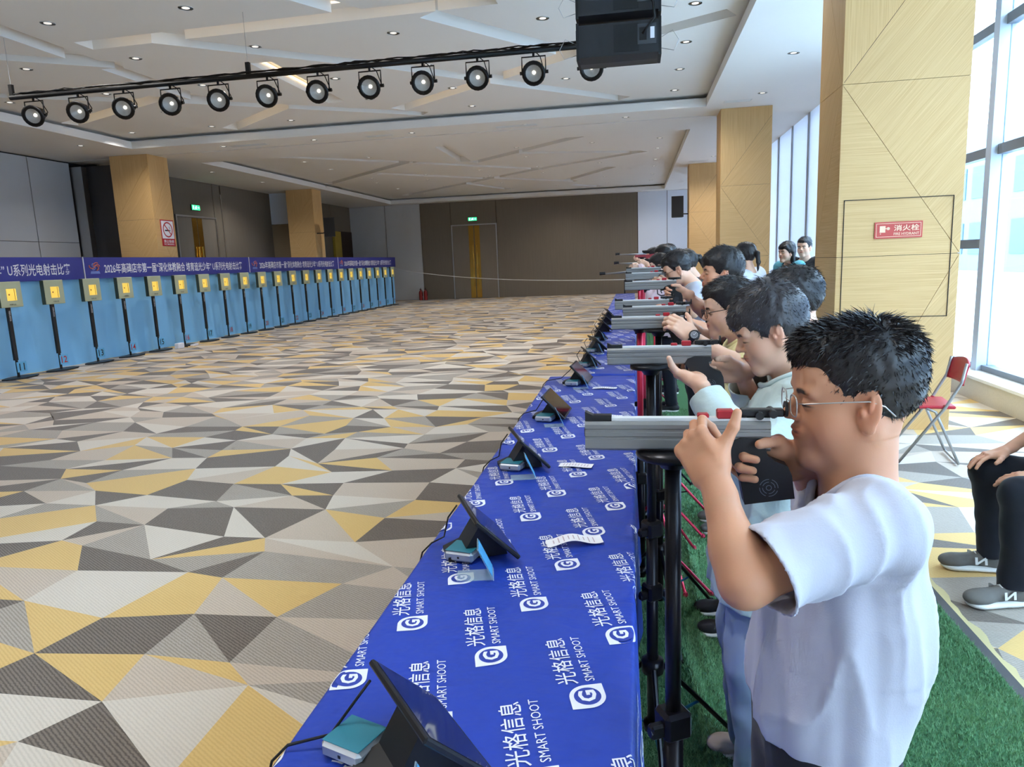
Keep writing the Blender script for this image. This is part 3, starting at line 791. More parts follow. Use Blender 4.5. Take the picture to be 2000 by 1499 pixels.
for i, (x, y, a) in enumerate(TAB):
    z = ZTAB+.0035
    t = thing('tablet', 'black tablet leaning on a stand, %s from the near end of the table' % ORD[i], 'tablet', (x, y, z), math.radians(a), 'tablets along the firing table')
    link('tablet_body', tb_body, t); link('screen', tb_scr, t); link('stand', tb_stand, t)
    # cord over the far edge of the table
    xl = (C1 if y < 5.2 else C2).xl
    ca, sa = math.cos(math.radians(a)), math.sin(math.radians(a))
    p0 = Vector((x-.13*ca-.11*sa, y-.13*sa+.11*ca, z+.112)); p3 = Vector((xl-.05, p0.y-.07, z-.14))
    pts = [p0, p0+Vector((-.03, .0, -.04)), Vector((p0.x*.55+xl*.45, p0.y-.03, z+.02)), Vector((xl+.012, p0.y-.05, z+.007)), Vector((xl-.016, p0.y-.06, z-.02)), p3, p3+Vector((-.02, 0, -.3))]
    tag(MB().tube(pts, .0028, 6).build('charging_cord', m_black, None, True), 'thin black cord running from the %s tablet over the table edge' % ORD[i], 'cord', 'tablet cords')
    if i > 7: continue
    bx = thing('scoring_box', 'small silver box with teal top beside the %s tablet' % ORD[i], 'box', (x-.115+(.0 if i else -.075), y-.085+(.0 if i else .05), z), math.radians(-12 if i else -20), 'scoring boxes along the firing table')
    MB().cbox((0, 0, .016), (.046, .043, .016), ch=.008).build('case', m_silver, bx)
    MB().cbox((0, 0, .0325), (.042, .039, .001), ch=.0008).build('top_label', m_teal, bx)
    MB().box((-.002, -.0435, .012), (.004, -.0425, .018)).build('port', m_black, bx)
    ch = thing('card_holder', 'clear acrylic holder with a blue card beside the %s tablet' % ORD[i], 'card holder', (x-.005+(.02 if i == 0 else 0), y-.2, z), math.radians(12), 'card holders along the firing table')
    MB().box((-.10, -.03, 0), (0, .04, .002)).build('acrylic_foot', m_acryl, ch)
    M = rotm('Y', math.radians(-24))
    MB().box((-.001, -.035, .0), (.0012, .045, .10), M=M).build('acrylic_back', m_acryl, ch)
    MB().box((.0015, -.032, .012), (.0025, .042, .096), M=M).build('blue_card', m_blue_card, ch)
def slip(label, x, y, rz, w, l, curl):
    o = thing('score_slip', label, 'paper slip', (x, y, ZTAB+.004), rz, 'printed score slips')
    V = []; F = []; n = 14
    zf = lambda s: curl*(.5-.5*math.cos(2*PI*s*1.1))+curl*.8*max(0, s-.7)
    for k in range(n+1):
        s = k/n
        for d in (-w/2, w/2): V.append(((s-.5)*l, d, zf(s)))
    for k in range(n): F.append((2*k, 2*k+2, 2*k+3, 2*k+1))
    MB().add(V, F).build('paper', m_paper, o, True)
    g = MB(); rnd = random.Random(int(x*1000))
    for k in range(9):
        s = .12+.09*k; h = w*rnd.uniform(.2, .36)
        g.add([((s-.5)*l, -h, zf(s)+.0008), ((s-.5)*l+.003, -h, zf(s+.003/l)+.0008), ((s-.5)*l+.003, h, zf(s+.003/l)+.0008), ((s-.5)*l, h, zf(s)+.0008)], [(0, 1, 2, 3)])
    g.build('printed_lines', m_ink, o)
slip('curled pinkish score slip beside the second tablet', -.19, 2.05, math.radians(14), .058, .17, .016)
slip('flat white score slip beside the third tablet', -.25, 2.87, math.radians(-8), .058, .14, .003)
slip('white score slip behind the muzzle of the nearest pistol', -.145, 3.81, math.radians(-3), .06, .14, .004)
slip('pale pink score slip beside the fifth tablet', -.205, 4.68, math.radians(-4), .06, .16, .004)

# trestle tables under the cloths
m_tt = mat('table_laminate', srgb(205, 200, 190), .5); m_tl = mat('table_leg_steel', srgb(120, 120, 122), .4, .6)
def trestle(label, xl, xr, y0, y1):
    t = thing('folding_table', label, 'table', ((xl+xr)/2, (y0+y1)/2, 0), 0, 'folding tables under the cloths'); w = (xr-xl)/2-.016; l = (y1-y0)/2-.01
    MB().cbox((0, 0, ZTAB-.022), (w, l, .014), ch=.004).build('table_top', m_tt, t)
    for sx in (-1, 1):
        for sy in (-1, 1): MB().cyl((sx*(w-.07), sy*(l-.12), 0), (sx*(w-.07), sy*(l-.12), ZTAB-.036), .013).build('leg', m_tl, t)
for k in range(3): trestle(('nearest', 'second', 'third')[k]+' folding table hidden under the near blue cloth', -.63, -.012, .16+k*1.68, .16+(k+1)*1.68)
for k in range(7): trestle(('first', 'second', 'third', 'fourth', 'fifth', 'sixth', 'seventh')[k]+' folding table hidden under the far blue cloth', -.458, -.012, 5.3+k*1.73, 5.3+(k+1)*1.73)
# ================================================================ turf, stands, pistols and other props
# ---- artificial turf along the line
def turf_z(x, y):
    r1 = .20+.05*np.sin(y*1.3)+.03*np.sin(y*3.1+1); r2 = .30+.04*np.sin(y*1.1+.7)+.02*np.sin(y*4)
    return .006+.022*np.exp(-((x-r1)/.026)**2)+.030*np.exp(-((x-r2)/.018)**2)*(.6+.4*np.sin(y*2.2))+.003*np.sin(x*9+y*3)
TX0, TX1, TY0, TY1 = .0, 1.33, -.3, 18.0
tf = thing('artificial_turf', 'strip of green artificial turf rucked up beside the firing table', 'turf', (0, 0, 0))
xs_ = np.linspace(TX0, TX1, 90); ys_ = np.concatenate([np.arange(TY0, 5, .06), np.arange(5, TY1, .3)])
XX, YY = np.meshgrid(xs_, ys_, indexing='ij'); V_ = np.stack([XX, YY, turf_z(XX, YY)], -1).reshape(-1, 3); n_ = len(ys_)
I = (np.arange(len(xs_)-1)[:, None]*n_+np.arange(n_-1)[None, :]).ravel()
m_turf = mat('turf_backing', srgb(72, 112, 78), .95, var=.35, vscale=140, spec=.1)
m_blade = mat('turf_blade', srgb(122, 164, 118), .65, var=.4, vscale=60, spec=.25)
me = bpy.data.meshes.new('backing'); me.from_pydata(V_.tolist(), [], np.stack([I, I+n_, I+n_+1, I+1], 1).tolist()); me.materials.append(m_turf)
me.polygons.foreach_set('use_smooth', [True]*len(me.polygons)); link('backing', me, tf)
rs = np.random.RandomState(5)
def blades(n, y0, y1, hgt, wid):
    x = rs.uniform(TX0, TX1, n); y = rs.uniform(y0, y1, n); z = turf_z(x, y)
    a = rs.uniform(0, 2*PI, n); ln = rs.uniform(.3, 1.1, n)*hgt*.7; b = rs.uniform(0, 2*PI, n); hh_ = hgt*rs.uniform(.6, 1.2, n)
    p = np.stack([x, y, z-.002], 1); w = np.stack([np.cos(a), np.sin(a), 0*a], 1)*wid; t = np.stack([np.cos(b)*ln, np.sin(b)*ln, hh_], 1)
    return np.stack([p-w, p+w, p+t], 1).reshape(-1, 3)
B = np.concatenate([blades(170000, .7, 3.7, .017, .0016), blades(70000, 3.7, 7.5, .017, .0028)])
me = bpy.data.meshes.new('blades'); k = len(B); me.vertices.add(k); me.vertices.foreach_set('co', B.astype(np.float32).ravel()); me.loops.add(k); me.loops.foreach_set('vertex_index', np.arange(k, dtype=np.int32)); me.polygons.add(k//3); me.polygons.foreach_set('loop_start', np.arange(0, k, 3, dtype=np.int32)); me.update(calc_edges=True); me.materials.append(m_blade)
tag(link('blades', me, tf), None, None, None, 'stuff')
tag(MB().box((TX1-.005, TY0, .001), (TX1+.045, TY1, .006)).build('turf_edge', mat('dark_turf_edge', srgb(86, 84, 84), .9), tf))
tape = MB(); rr = random.Random(3); prev = None
for i in range(130):
    y = .6+i*.06; a, b = TX1+.045+rr.uniform(-.003, .004), TX1+.075+rr.uniform(-.01, .012)
    cur = (a, b, y)
    if prev: tape.add([(prev[0], prev[2], .0035), (prev[1], prev[2], .0035), (b, y, .0035), (a, y, .0035)], [(0, 1, 2, 3)])
    prev = cur
tag(tape.build('floor_tape', mat('torn_yellow_tape', srgb(205, 190, 140), .8)), 'torn yellowish tape along the window-side edge of the turf', 'tape')

# ---- pistols
m_alu = mat('brushed_aluminium', srgb(146, 144, 142), .42, .7, var=.06, vscale=40, stretch=(.4, 40, 40))
m_alu_l = mat('light_rail', srgb(226, 224, 222), .4, .2); m_gunk = mat('black_grip', srgb(20, 20, 24), .42); m_gred = mat('red_anodised', srgb(180, 42, 52), .35, .3); m_gmark = mat('grip_mark', srgb(110, 116, 130), .5)
def gun_meshes():
    X = Matrix(((0, 0, 1, 0), (1, 0, 0, 0), (0, 1, 0, 0), (0, 0, 0, 1)))       # prism axis to local x
    prof = [(-.013, -.024), (.013, -.024), (.016, -.02), (.016, -.006), (.0145, -.0045), (.0145, -.0015), (.016, 0), (.016, .006), (.0145, .0075), (.0145, .011), (.016, .0125), (.016, .019), (.012, .0235), (-.012, .0235), (-.016, .019), (-.016, .0125), (-.0145, .011), (-.0145, .0075), (-.016, .006), (-.016, 0), (-.0145, -.0015), (-.0145, -.0045), (-.016, -.006), (-.016, -.02)]
    out = {}
    out['barrel_housing'] = (MB().prism(prof, -.143, .147, M=X), m_alu)
    out['muzzle_plate'] = (MB().cyl((-.1445, 0, .004), (-.1425, 0, .004), .008, n=14), m_gunk)
    out['top_rail'] = (MB().box((-.10, -.008, .0235), (.147, .008, .0285)), m_alu_l)
    out['front_sight'] = (MB().prism([(-.143, .0235), (-.10, .0235), (-.10, .033), (-.13, .033), (-.143, .039)], -.008, .008, M=Matrix(((1, 0, 0, 0), (0, 0, 1, 0), (0, 1, 0, 0), (0, 0, 0, 1)))), m_gunk)
    out['red_lever'] = (MB().cbox((.079, 0, .034), (.013, .010, .007), ch=.002).cbox((.045, 0, .031), (.009, .008, .004), ch=.002), m_gred)
    rs_ = MB().cbox((.135, 0, .036), (.033, .009, .006), ch=.002).cyl((.13, -.016, .033), (.13, .016, .033), .0065).cyl((.15, -.018, .036), (.15, .018, .036), .0065).box((.112, -.005, .0285), (.15, .005, .034))
    rs_.lathe([(.006, -.002), (.013, -.002), (.013, .002), (.006, .002), (.006, -.002)], 16, 0, Matrix(((0, 0, 1, .171), (0, 1, 0, 0), (1, 0, 0, .041), (0, 0, 0, 1))), False)
    out['rear_sight'] = (rs_, m_gunk)
    q = lambda u, v: (-.143+(u-1145)*.000805, (848-v)*.00087)
    P = Matrix(((1, 0, 0, 0), (0, 0, 1, 0), (0, 1, 0, 0), (0, 0, 0, 1)))
    fr = MB().prism([q(*c) for c in ((1412, 877), (1424, 858), (1448, 850), (1502, 851), (1508, 866), (1470, 878))], -.0175, .0175, M=P)
    out['frame'] = (fr, m_gunk)
    gp = [q(*c) for c in ((1418, 877), (1496, 870), (1500, 884), (1512, 892), (1538, 903), (1546, 920), (1552, 963), (1458, 976), (1450, 935), (1438, 905))]
    g = MB().prism(gp, -.017, .017, M=P)
    out['grip'] = (g, m_gunk)
    mk = MB()
    for sg in (-1, 1):
        cx, cz = q(1503, 943)
        for r0, r1 in ((.0035, .0045), (.009, .010), (.0135, .0145)):
            for k in range(20):
                if r0 > .005 and k % 5 == 4: continue
                a0, a1 = 2*PI*k/20, 2*PI*(k+1)/20
                f = [(cx+r*math.cos(a), sg*.0176, cz+r*math.sin(a)) for r, a in ((r0, a0), (r1, a0), (r1, a1), (r0, a1))]
                mk.add(f, [(0, 1, 2, 3)])
    out['grip_mark'] = (mk, m_gmark)
    out['trigger'] = (MB().tube([(.062, 0, -.024), (.060, 0, -.036), (.066, 0, -.047)], .003).tube([(.04, 0, -.026), (.042, 0, -.05), (.06, 0, -.06), (.085, 0, -.058)], .0035), m_gunk)
    return {k: v[0].mesh(k, v[1]) for k, v in out.items()}
GUN = gun_meshes()
GUNS = [(.060, 1.150, 1.315, 0, 'grey target pistol held by the boy in wire glasses, nearest of all'), (.062, 2.06, 1.321, 0, 'grey target pistol held by the boy in the sage jacket'),
        (.045, 2.97, 1.333, 0, 'grey target pistol held by the boy in the yellow T-shirt'), (.085, 3.42, 1.345, 2, 'grey target pistol resting behind the hand with a watch'),
        (.033, 3.95, 1.345, 0, 'grey target pistol gripped at the barrel by the black-shirted boy'), (.085, 4.2, 1.438, -2, 'grey target pistol in the outstretched hand of the black-shirted boy'),
        (.075, 5.4, 1.46, 2, 'grey target pistol held by the boy in white behind the black-shirted boy'), (.07, 6.2, 1.485, -2, 'grey target pistol held by the ponytailed girl at the line')]
for x, y, z, a, lb in GUNS:
    g = thing('target_pistol', lb, 'pistol', (x, y, z), math.radians(a), 'target pistols along the line')
    for nm, me in GUN.items(): link(nm, me, g)
# ---- rifles far down the line
m_rif = mat('rifle_barrel', srgb(150, 150, 152), .35, .8)
for i, (x0, x1, y, z, dz, c, lb) in enumerate(((-.26, .32, 10.5, 1.645, 0, srgb(150, 50, 60), 'air rifle with a red stock, topmost of the far rifles'), (-.24, .28, 9.0, 1.53, 0, srgb(110, 130, 160), 'air rifle with a grey blue stock, middle of the far rifles'), (-.36, .2, 7.8, 1.46, .03, srgb(130, 128, 125), 'air rifle with a grey stock, lowest of the far rifles'))):
    g = thing('air_rifle', lb, 'rifle', ((x0+x1)/2, y, z), 0, 'air rifles down the line'); hl = (x1-x0)/2
    MB().cyl((-hl, 0, -dz), (hl*.4, 0, 0), .010).build('barrel', m_rif, g, True)
    MB().cyl((-hl-.015, 0, -dz+.012), (-hl+.045, 0, -dz+.013), .018, n=10).box((-hl+.005, -.004, -dz), (-hl+.02, .004, -dz+.03)).build('front_sight', m_gunk, g)
    MB().cyl((hl*.25, 0, .035), (hl*.62, 0, .035), .016).box((hl*.3, -.008, .0), (hl*.6, .008, .035)).build('rear_sight', m_gunk, g)
    MB().prism([(-hl*.1, -.012), (hl*.5, -.012), (hl*1.0, .0), (hl*1.02, -.09), (hl*.8, -.08), (hl*.55, -.06), (hl*.5, -.10), (hl*.42, -.10), (hl*.4, -.05), (-hl*.1, -.045)], -.02, .02, M=Matrix(((1, 0, 0, 0), (0, 0, 1, 0), (0, 1, 0, 0), (0, 0, 0, 1)))).build('stock', mat('rifle_stock_%d' % i, c, .5), g)

# ---- tripod rests
m_sblk = mat('black_stand_metal', srgb(24, 24, 30), .3, .6); m_sred = mat('red_stand_metal', srgb(196, 40, 70), .35, .5); m_teal_rod = mat('teal_brace', srgb(30, 110, 140), .4, .3)
def stand_mesh(upper, top):
    parts = {}
    parts['rest_plate'] = (MB().lathe([(.02, top-.03), (.03, top-.014), (.058, top-.012), (.06, top-.006), (.058, top), (.001, top)], 28), m_sblk, True)
    parts['upper_tube'] = (MB().cyl((0, 0, .70), (0, 0, top-.012), .0135, n=16), upper, True)
    parts['lower_tube'] = (MB().cyl((0, 0, .12), (0, 0, .80), .0175, n=16), m_sblk, True)
    for nm_, z in (('clamp', .80), ('lower_clamp', .60)):
        c = MB().cbox((0, 0, z), (.026, .024, .026), ch=.007).cbox((-.034, -.006, z-.004), (.016, .009, .013), ch=.004).cyl((-.05, -.006, z-.004), (-.03, -.006, z-.004), .008, n=8)
        parts[nm_] = (c, m_sblk, False)
    parts['collar'] = (MB().lathe([(.02, .33), (.034, .335), (.034, .375), (.02, .38)], 12), m_sblk, True)
    parts['brace_hub'] = (MB().lathe([(.018, .135), (.03, .14), (.03, .165), (.018, .17)], 12), m_sblk, True)
    return {k: (v[0].mesh(k, v[1], v[2])) for k, v in parts.items()}
leg_me = {c: (MB().cyl((.03, 0, .355), (.33, 0, .012), .008, n=8).lathe([(.001, 0), (.012, 0), (.014, .012), (.009, .026)], 8, 0, trans(.33, 0, 0))).mesh('leg', m) for c, m in (('k', m_sblk), ('r', m_sred))}
br_me = {c: MB().cyl((.025, 0, .152), (.19, 0, .175), .005, n=6).mesh('brace', m) for c, m in (('k', m_teal_rod), ('r', m_sblk))}
SM = {}
def stand(x, y, c, top, rot, label):
    t = thing('tripod_rest', label, 'tripod', (x, y, 0), rot, 'tripod rests along the line')
    key = (c, round(top, 3))
    if key not in SM: SM[key] = stand_mesh(m_sblk if c == 'k' else m_sred, top)
    for nm, me in SM[key].items(): link(nm, me, t)
    for k in range(3):
        l_ = link('leg', leg_me[c], t); l_.rotation_euler = (0, 0, k*2*PI/3)
        b_ = link('brace', br_me[c], t); b_.rotation_euler = (0, 0, k*2*PI/3)
for x_, y_, z_, w_ in ((.1, 10.5, 1.598, 'topmost'), (.06, 9.0, 1.482, 'middle'), (.0, 7.8, 1.41, 'lowest')): stand(max(x_, .04), y_, 'r', z_, .4, 'red tripod rest under the %s far rifle' % w_)
stand(.058, 1.15, 'k', 1.290, .5, 'black tripod rest under the nearest pistol')
stand(.042, 2.06, 'k', 1.296, .62, 'black tripod rest under the second pistol')
stand(.092, 2.97, 'k', 1.308, .75, 'black tripod rest under the third pistol')
stand(.018, 3.20, 'r', 1.30, .2, 'red tripod rest close against the tablecloth')
stand(.10, 3.55, 'r', 1.30, .9, 'red tripod rest just beyond the third pistol')
stand(.04, 3.95, 'r', 1.320, .1, 'red tripod rest under the fourth pistol')
for i, y in enumerate((4.3, 4.85, 5.4, 6.2, 6.9)):
    stand((.12, .06, .05, .06, .08)[i], y, 'r' if i != 1 else 'k', (1.25, 1.3, 1.434, 1.459, 1.3)[i], .3*i, ('red tripod rest left of the outstretched arm', 'black tripod rest left of the striped sleeve', 'red tripod rest under the pistol of the boy in white', 'red tripod rest under the pistol of the ponytailed girl', 'farthest red tripod rest')[i])

# ---- red folding chair by the column
def folding_chair(label, loc, rz):
    m_cr = mat('red_chair_plastic', srgb(196, 40, 58), .4); m_ct = mat('grey_chair_tube', srgb(178, 178, 178), .35, .6)
    c = thing('folding_chair', label, 'chair', loc, rz, None)       # faces local -x
    MB().cbox((-.02, 0, .435), (.19, .19, .012), ch=.008).build('seat', m_cr, c)
    V = []; F = []; n = 10
    for i in range(n+1):
        t = -1+2*i/n; bow = .03*(1-t*t)
        hb = .0 if abs(t) < .8 else .03
        for z, dx in ((.60+.0, .0), (.62, .0), (.74, .025), (.78-.03*t*t, .03)): V += [(.19+dx+bow, t*.2, z)]
    for i in range(n):
        for j in range(3): F.append((i*4+j, i*4+j+1, (i+1)*4+j+1, (i+1)*4+j))
    b = MB().add(V, F).build('backrest', m_cr, c, True); md = b.modifiers.new('thickness', 'SOLIDIFY'); md.thickness = .016
    for s in (-1, 1):
        y = s*.2
        MB().tube([(.215, y, .76), (.19, y, .62), (.10, y, .44), (-.19, y, .012)], .011, 8).build('leg', m_ct, c, True)
        MB().tube([(-.02, s*.185, .425), (.04, s*.185, .40), (.21, s*.185, .012)], .010, 8).build('leg', m_ct, c, True)
        MB().cyl((.10, y, .44), (.10, s*.17, .44), .014).build('pivot', m_cr, c)
    MB().tube([(-.19, -.2, .02), (-.19, .2, .02)], .010, 8).tube([(.205, -.185, .02), (.205, .185, .02)], .009, 8).build('cross_tube', m_ct, c, True)
    return c
folding_chair('red folding chair with grey legs beside the nearest column', (2.14, 5.72, 0), math.radians(-8))
folding_chair('red folding chair under the seated adult', (2.02, 3.47, 0), math.radians(0))

# ---- lighting bar with lamps, and loudspeakers
m_lb = mat('black_fixture_metal', srgb(16, 16, 18), .45, .3); m_lens2 = mat('stage_lamp_lens', srgb(205, 200, 190), .25, .3); m_chip = mat('led_chip', srgb(250, 248, 230), .3, emit=(1, .97, .85), estr=1.2); m_reflect = mat('reflector', srgb(158, 156, 152), .35, .0, emit=(1, .98, .92), estr=.02)
YT, ZTR = 8.5, 3.95
bar_ = thing('lighting_bar', 'long black lighting bar wrapped in cables under the ceiling', 'lighting bar', (-4.2, YT, ZTR))
MB().cyl((-3.75, 0, 0), (4.1, 0, 0), .03, n=12).build('pipe', m_lb, bar_, True)
cb = MB(); rr = random.Random(8)
for j in range(3):
    pts = [(-3.7+i*.13, .02*math.sin(i*1.7+j*2)+(j-1)*.014, .032+.012*abs(math.sin(i*.9+j))+rr.uniform(0, .012)) for i in range(60)]
    cb.tube(pts, .008, 5)
cb.build('cable_bundle', m_lb, bar_, True)
for x in (-3.72, -.4, 3.6):
    MB().box((x-.025, -.02, 0), (x+.025, .02, .16)).build('hanger', m_lb, bar_); MB().cyl((x, 0, .16), (x, 0, ZT-ZTR+.01), .003, n=6).build('wire', m_steel, bar_)
def par_parts():
    # local: lamp axis along -y (towards the room), pivot at origin
    R_ = Matrix(((1, 0, 0, 0), (0, 0, -1, 0), (0, 1, 0, 0), (0, 0, 0, 1)))
    body = MB().lathe([(.001, -.14), (.07, -.135), (.085, -.10), (.10, .02), (.128, .05), (.128, .062), (.112, .066)], 8, 0, R_, False)
    rim = MB().lathe([(.09, .05), (.134, .05), (.134, .072), (.09, .066), (.09, .05)], 20, 0, R_, False)
    refl = MB().lathe([(.092, .064), (.03, .0), (.001, -.002)], 20, 0, R_, False)
    chip = MB().lathe([(.001, .012), (.02, .01), (.022, -.004)], 12, 0, R_)
    return body.mesh('lamp_body', m_lb), rim.mesh('front_ring', m_lb, True), refl.mesh('reflector', m_reflect, True), chip.mesh('led', m_chip, True)
PB = par_parts()
yoke = MB().tube([(-.135, 0, 0), (-.135, 0, .17), (.135, 0, .17), (.135, 0, 0)], .009, 6).cyl((0, 0, .17), (0, 0, .26), .014, n=8).cyl((-.16, 0, 0), (-.12, 0, 0), .02, n=8).cyl((.12, 0, 0), (.165, 0, 0), .02, n=8).mesh('yoke', m_lb)
lead = MB().tube([(.02, 0, .22), (.07, .04, .18), (.10, .1, .05), (.04, .13, 0)], .006, 5).mesh('lead', m_lb)
sticker = MB().box((.088, -.02, -.02), (.092, .02, .03)).mesh('sticker', m_print)
NTH = ['first', 'second', 'third', 'fourth', 'fifth', 'sixth', 'seventh', 'eighth', 'ninth', 'tenth', 'eleventh', 'twelfth']
for k in range(12):
    x = -7.62+k*.651
    t = thing('stage_lamp', 'black round stage lamp, %s along the bar from its far left end' % NTH[k], 'stage lamp', (x, YT, 3.715), 0, 'stage lamps on the bar')
    link('yoke', yoke, t); link('lead', lead, t)
    b = link('lamp_body', PB[0], t); b.rotation_euler = (math.radians(22), 0, math.radians(14 if k < 5 else 4))
    for nm, me in (('front_ring', PB[1]), ('reflector', PB[2]), ('led', PB[3])): link(nm, me, b)
    if k < 5: link('sticker', sticker, b)
# line array
m_sp = mat('black_speaker_paint', srgb(30, 32, 36), .6, bump=.15, bscale=300); m_spk2 = mat('speaker_flat_black', srgb(14, 15, 17), .7); m_plate = mat('amp_plate', srgb(70, 74, 80), .4, .3)
la = thing('line_array_speaker', 'stack of black loudspeaker boxes hanging from the ceiling', 'loudspeaker', (-.12, 6.5, 3.28))
for i in range(3):
    z = i*.335
    bx = MB().prism([(0, .02), (.14, .0), (.42, .03), (.42, .27), (.14, .30), (0, .28)], -.335, .335, M=Matrix(((0, 0, 1, 0), (1, 0, 0, 0), (0, 1, 0, z), (0, 0, 0, 1)))).build('speaker_box', m_sp, la)
    MB().box((-.04, -.004, z+.04), (.17, .0, z+.26)).build('rear_panel', m_spk2, bx)
    pl = MB().box((.16, -.006, z+.09), (.315, .0, z+.25)).build('connector_plate', m_plate, bx)
    MB().box((.175, -.011, z+.12), (.235, -.006, z+.22)).build('socket', m_spk2, bx); MB().box((.265, -.009, z+.13), (.30, -.006, z+.22)).build('switch', m_print, bx)
    for s in (-1, 1):
        MB().box((s*.345-.012, .0, z+.0), (s*.345+.012, .3, z+.30)).build('rigging_plate', m_spk2, bx)
        MB().tube([(s*.36, .02, z+.05), (s*.46, .0, z+.02), (s*.5, .0, z+.1), (s*.45, .0, z+.18), (s*.36, .02, z+.14)], .0025, 5).build('safety_wire', m_steel, bx, True)
MB().tube([(.2, -.012, .17), (.3, -.05, .28), (.29, -.05, .40), (.2, -.012, .50)], .011, 6).build('link_cable', m_spk2, la, True)
MB().cyl((-.2, .15, 1.0), (-.2, .15, ZT-3.28+.005), .006).cyl((.2, .15, 1.0), (.2, .15, ZT-3.28+.005), .006).build('hanging_cable', m_steel, la)
def wall_speaker(label, loc, rz, brk):
    s = thing('wall_speaker', label, 'loudspeaker', loc, rz, None)
    MB().prism([(-.19, -.15), (.19, -.15), (.15, .12), (-.15, .12)], -.33, .33).build('cabinet', m_sp, s)
    MB().box((-.17, -.158, -.31), (.17, -.15, .31)).build('grille', m_spk2, s)
    MB().tube(brk, .02, 8).build('bracket', m_lb, s); MB().box((-.03, .1, -.12), (.03, .14, .0)).build('mount_plate', m_lb, s)
wall_speaker('black loudspeaker bracketed to the side of the third column', (1.36, 24.15, 3.15), 0, [(0, .12, -.1), (.2, .16, -.22), (.36, .18, -.22)])
wall_speaker('black loudspeaker bracketed to the far left column', (-10.82, 24.75, 3.1), math.radians(20), [(0, .12, -.1), (-.25, .1, -.2), (-.5, .12, -.2)])
# ================================================================ figure kit: smooth solids turned into meshes
def nrm(v): v = np.asarray(v, float); return v/np.linalg.norm(v)
def A(*v): return np.array(v, float)
class Cone:                                    # capsule with a radius at each end
    def __init__(s, a, b, ra, rb=None, flat=None):
        s.a, s.b = np.asarray(a, float), np.asarray(b, float); s.ra, s.rb = ra, ra if rb is None else rb
        s.flat = flat                          # (axis, factor): squash distance along an axis
    def box(s):
        r = max(s.ra, s.rb)*(max(1, 1/s.flat[1]) if s.flat else 1); return np.minimum(s.a, s.b)-r, np.maximum(s.a, s.b)+r
    def d(s, x, y, z):
        a, ba = s.a, s.b-s.a; L = max(1e-9, ba @ ba)
        px, py, pz = x-a[0], y-a[1], z-a[2]
        h = np.clip((px*ba[0]+py*ba[1]+pz*ba[2])/L, 0, 1)
        qx, qy, qz = px-h*ba[0], py-h*ba[1], pz-h*ba[2]
        if s.flat:
            ax, k = s.flat; t = (qx*ax[0]+qy*ax[1]+qz*ax[2])*(k-1)
            qx, qy, qz = qx+t*ax[0], qy+t*ax[1], qz+t*ax[2]
        return np.sqrt(qx*qx+qy*qy+qz*qz)-(s.ra+(s.rb-s.ra)*h)
class Ell:
    def __init__(s, c, r, M=None): s.c = np.asarray(c, float); s.r = np.asarray(r, float); s.M = np.eye(3) if M is None else np.asarray(M, float)   # rows of M: local axes
    def box(s):
        e = np.sqrt(((s.M*s.r[:, None])**2).sum(0)); return s.c-e, s.c+e
    def d(s, x, y, z):
        px, py, pz = x-s.c[0], y-s.c[1], z-s.c[2]; M, r = s.M, s.r
        q = [M[i, 0]*px+M[i, 1]*py+M[i, 2]*pz for i in range(3)]
        k0 = np.sqrt((q[0]/r[0])**2+(q[1]/r[1])**2+(q[2]/r[2])**2)+1e-9
        k1 = np.sqrt((q[0]/r[0]**2)**2+(q[1]/r[1]**2)**2+(q[2]/r[2]**2)**2)+1e-9
        return k0*(k0-1)/k1
class RBox:
    def __init__(s, c, h, M=None, r=.01): s.c = np.asarray(c, float); s.h = np.asarray(h, float)-r; s.M = np.eye(3) if M is None else np.asarray(M, float); s.r = r
    def box(s):
        e = np.abs(s.M*(s.h+s.r)[:, None]).sum(0); return s.c-e, s.c+e
    def d(s, x, y, z):
        px, py, pz = x-s.c[0], y-s.c[1], z-s.c[2]; M = s.M
        q = [np.abs(M[i, 0]*px+M[i, 1]*py+M[i, 2]*pz)-s.h[i] for i in range(3)]
        o = np.sqrt(sum(np.maximum(k, 0)**2 for k in q)); return o+np.minimum(np.maximum(q[0], np.maximum(q[1], q[2])), 0)-s.r
def smin(a, b, k):
    if k <= 0: return np.minimum(a, b)
    h = np.maximum(k-np.abs(a-b), 0)/k; return np.minimum(a, b)-h*h*k*.25
def field(ops, lo, hi, h):
    n = np.ceil((np.asarray(hi)-lo)/h).astype(int)+1
    ax = [lo[i]+h*np.arange(n[i]) for i in range(3)]
    f = np.full(n, .5, np.float32)
    for op, p, k in ops:
        a, b = p.box(); m = k+2.5*h
        sl = []
        for i in range(3):
            i0 = max(0, int((a[i]-m-lo[i])/h)); i1 = min(n[i], int((b[i]+m-lo[i])/h)+2)
            if i1 <= i0: break
            sl.append(slice(i0, i1))
        if len(sl) < 3: continue
        d = p.d(ax[0][sl[0]][:, None, None], ax[1][sl[1]][None, :, None], ax[2][sl[2]][None, None, :]).astype(np.float32)
        g = f[tuple(sl)]
        if op == 'u': f[tuple(sl)] = smin(g, d, k)
        elif op == 's': f[tuple(sl)] = -smin(-g, d, k)
        elif op == 'i': raise ValueError
    return f, ax
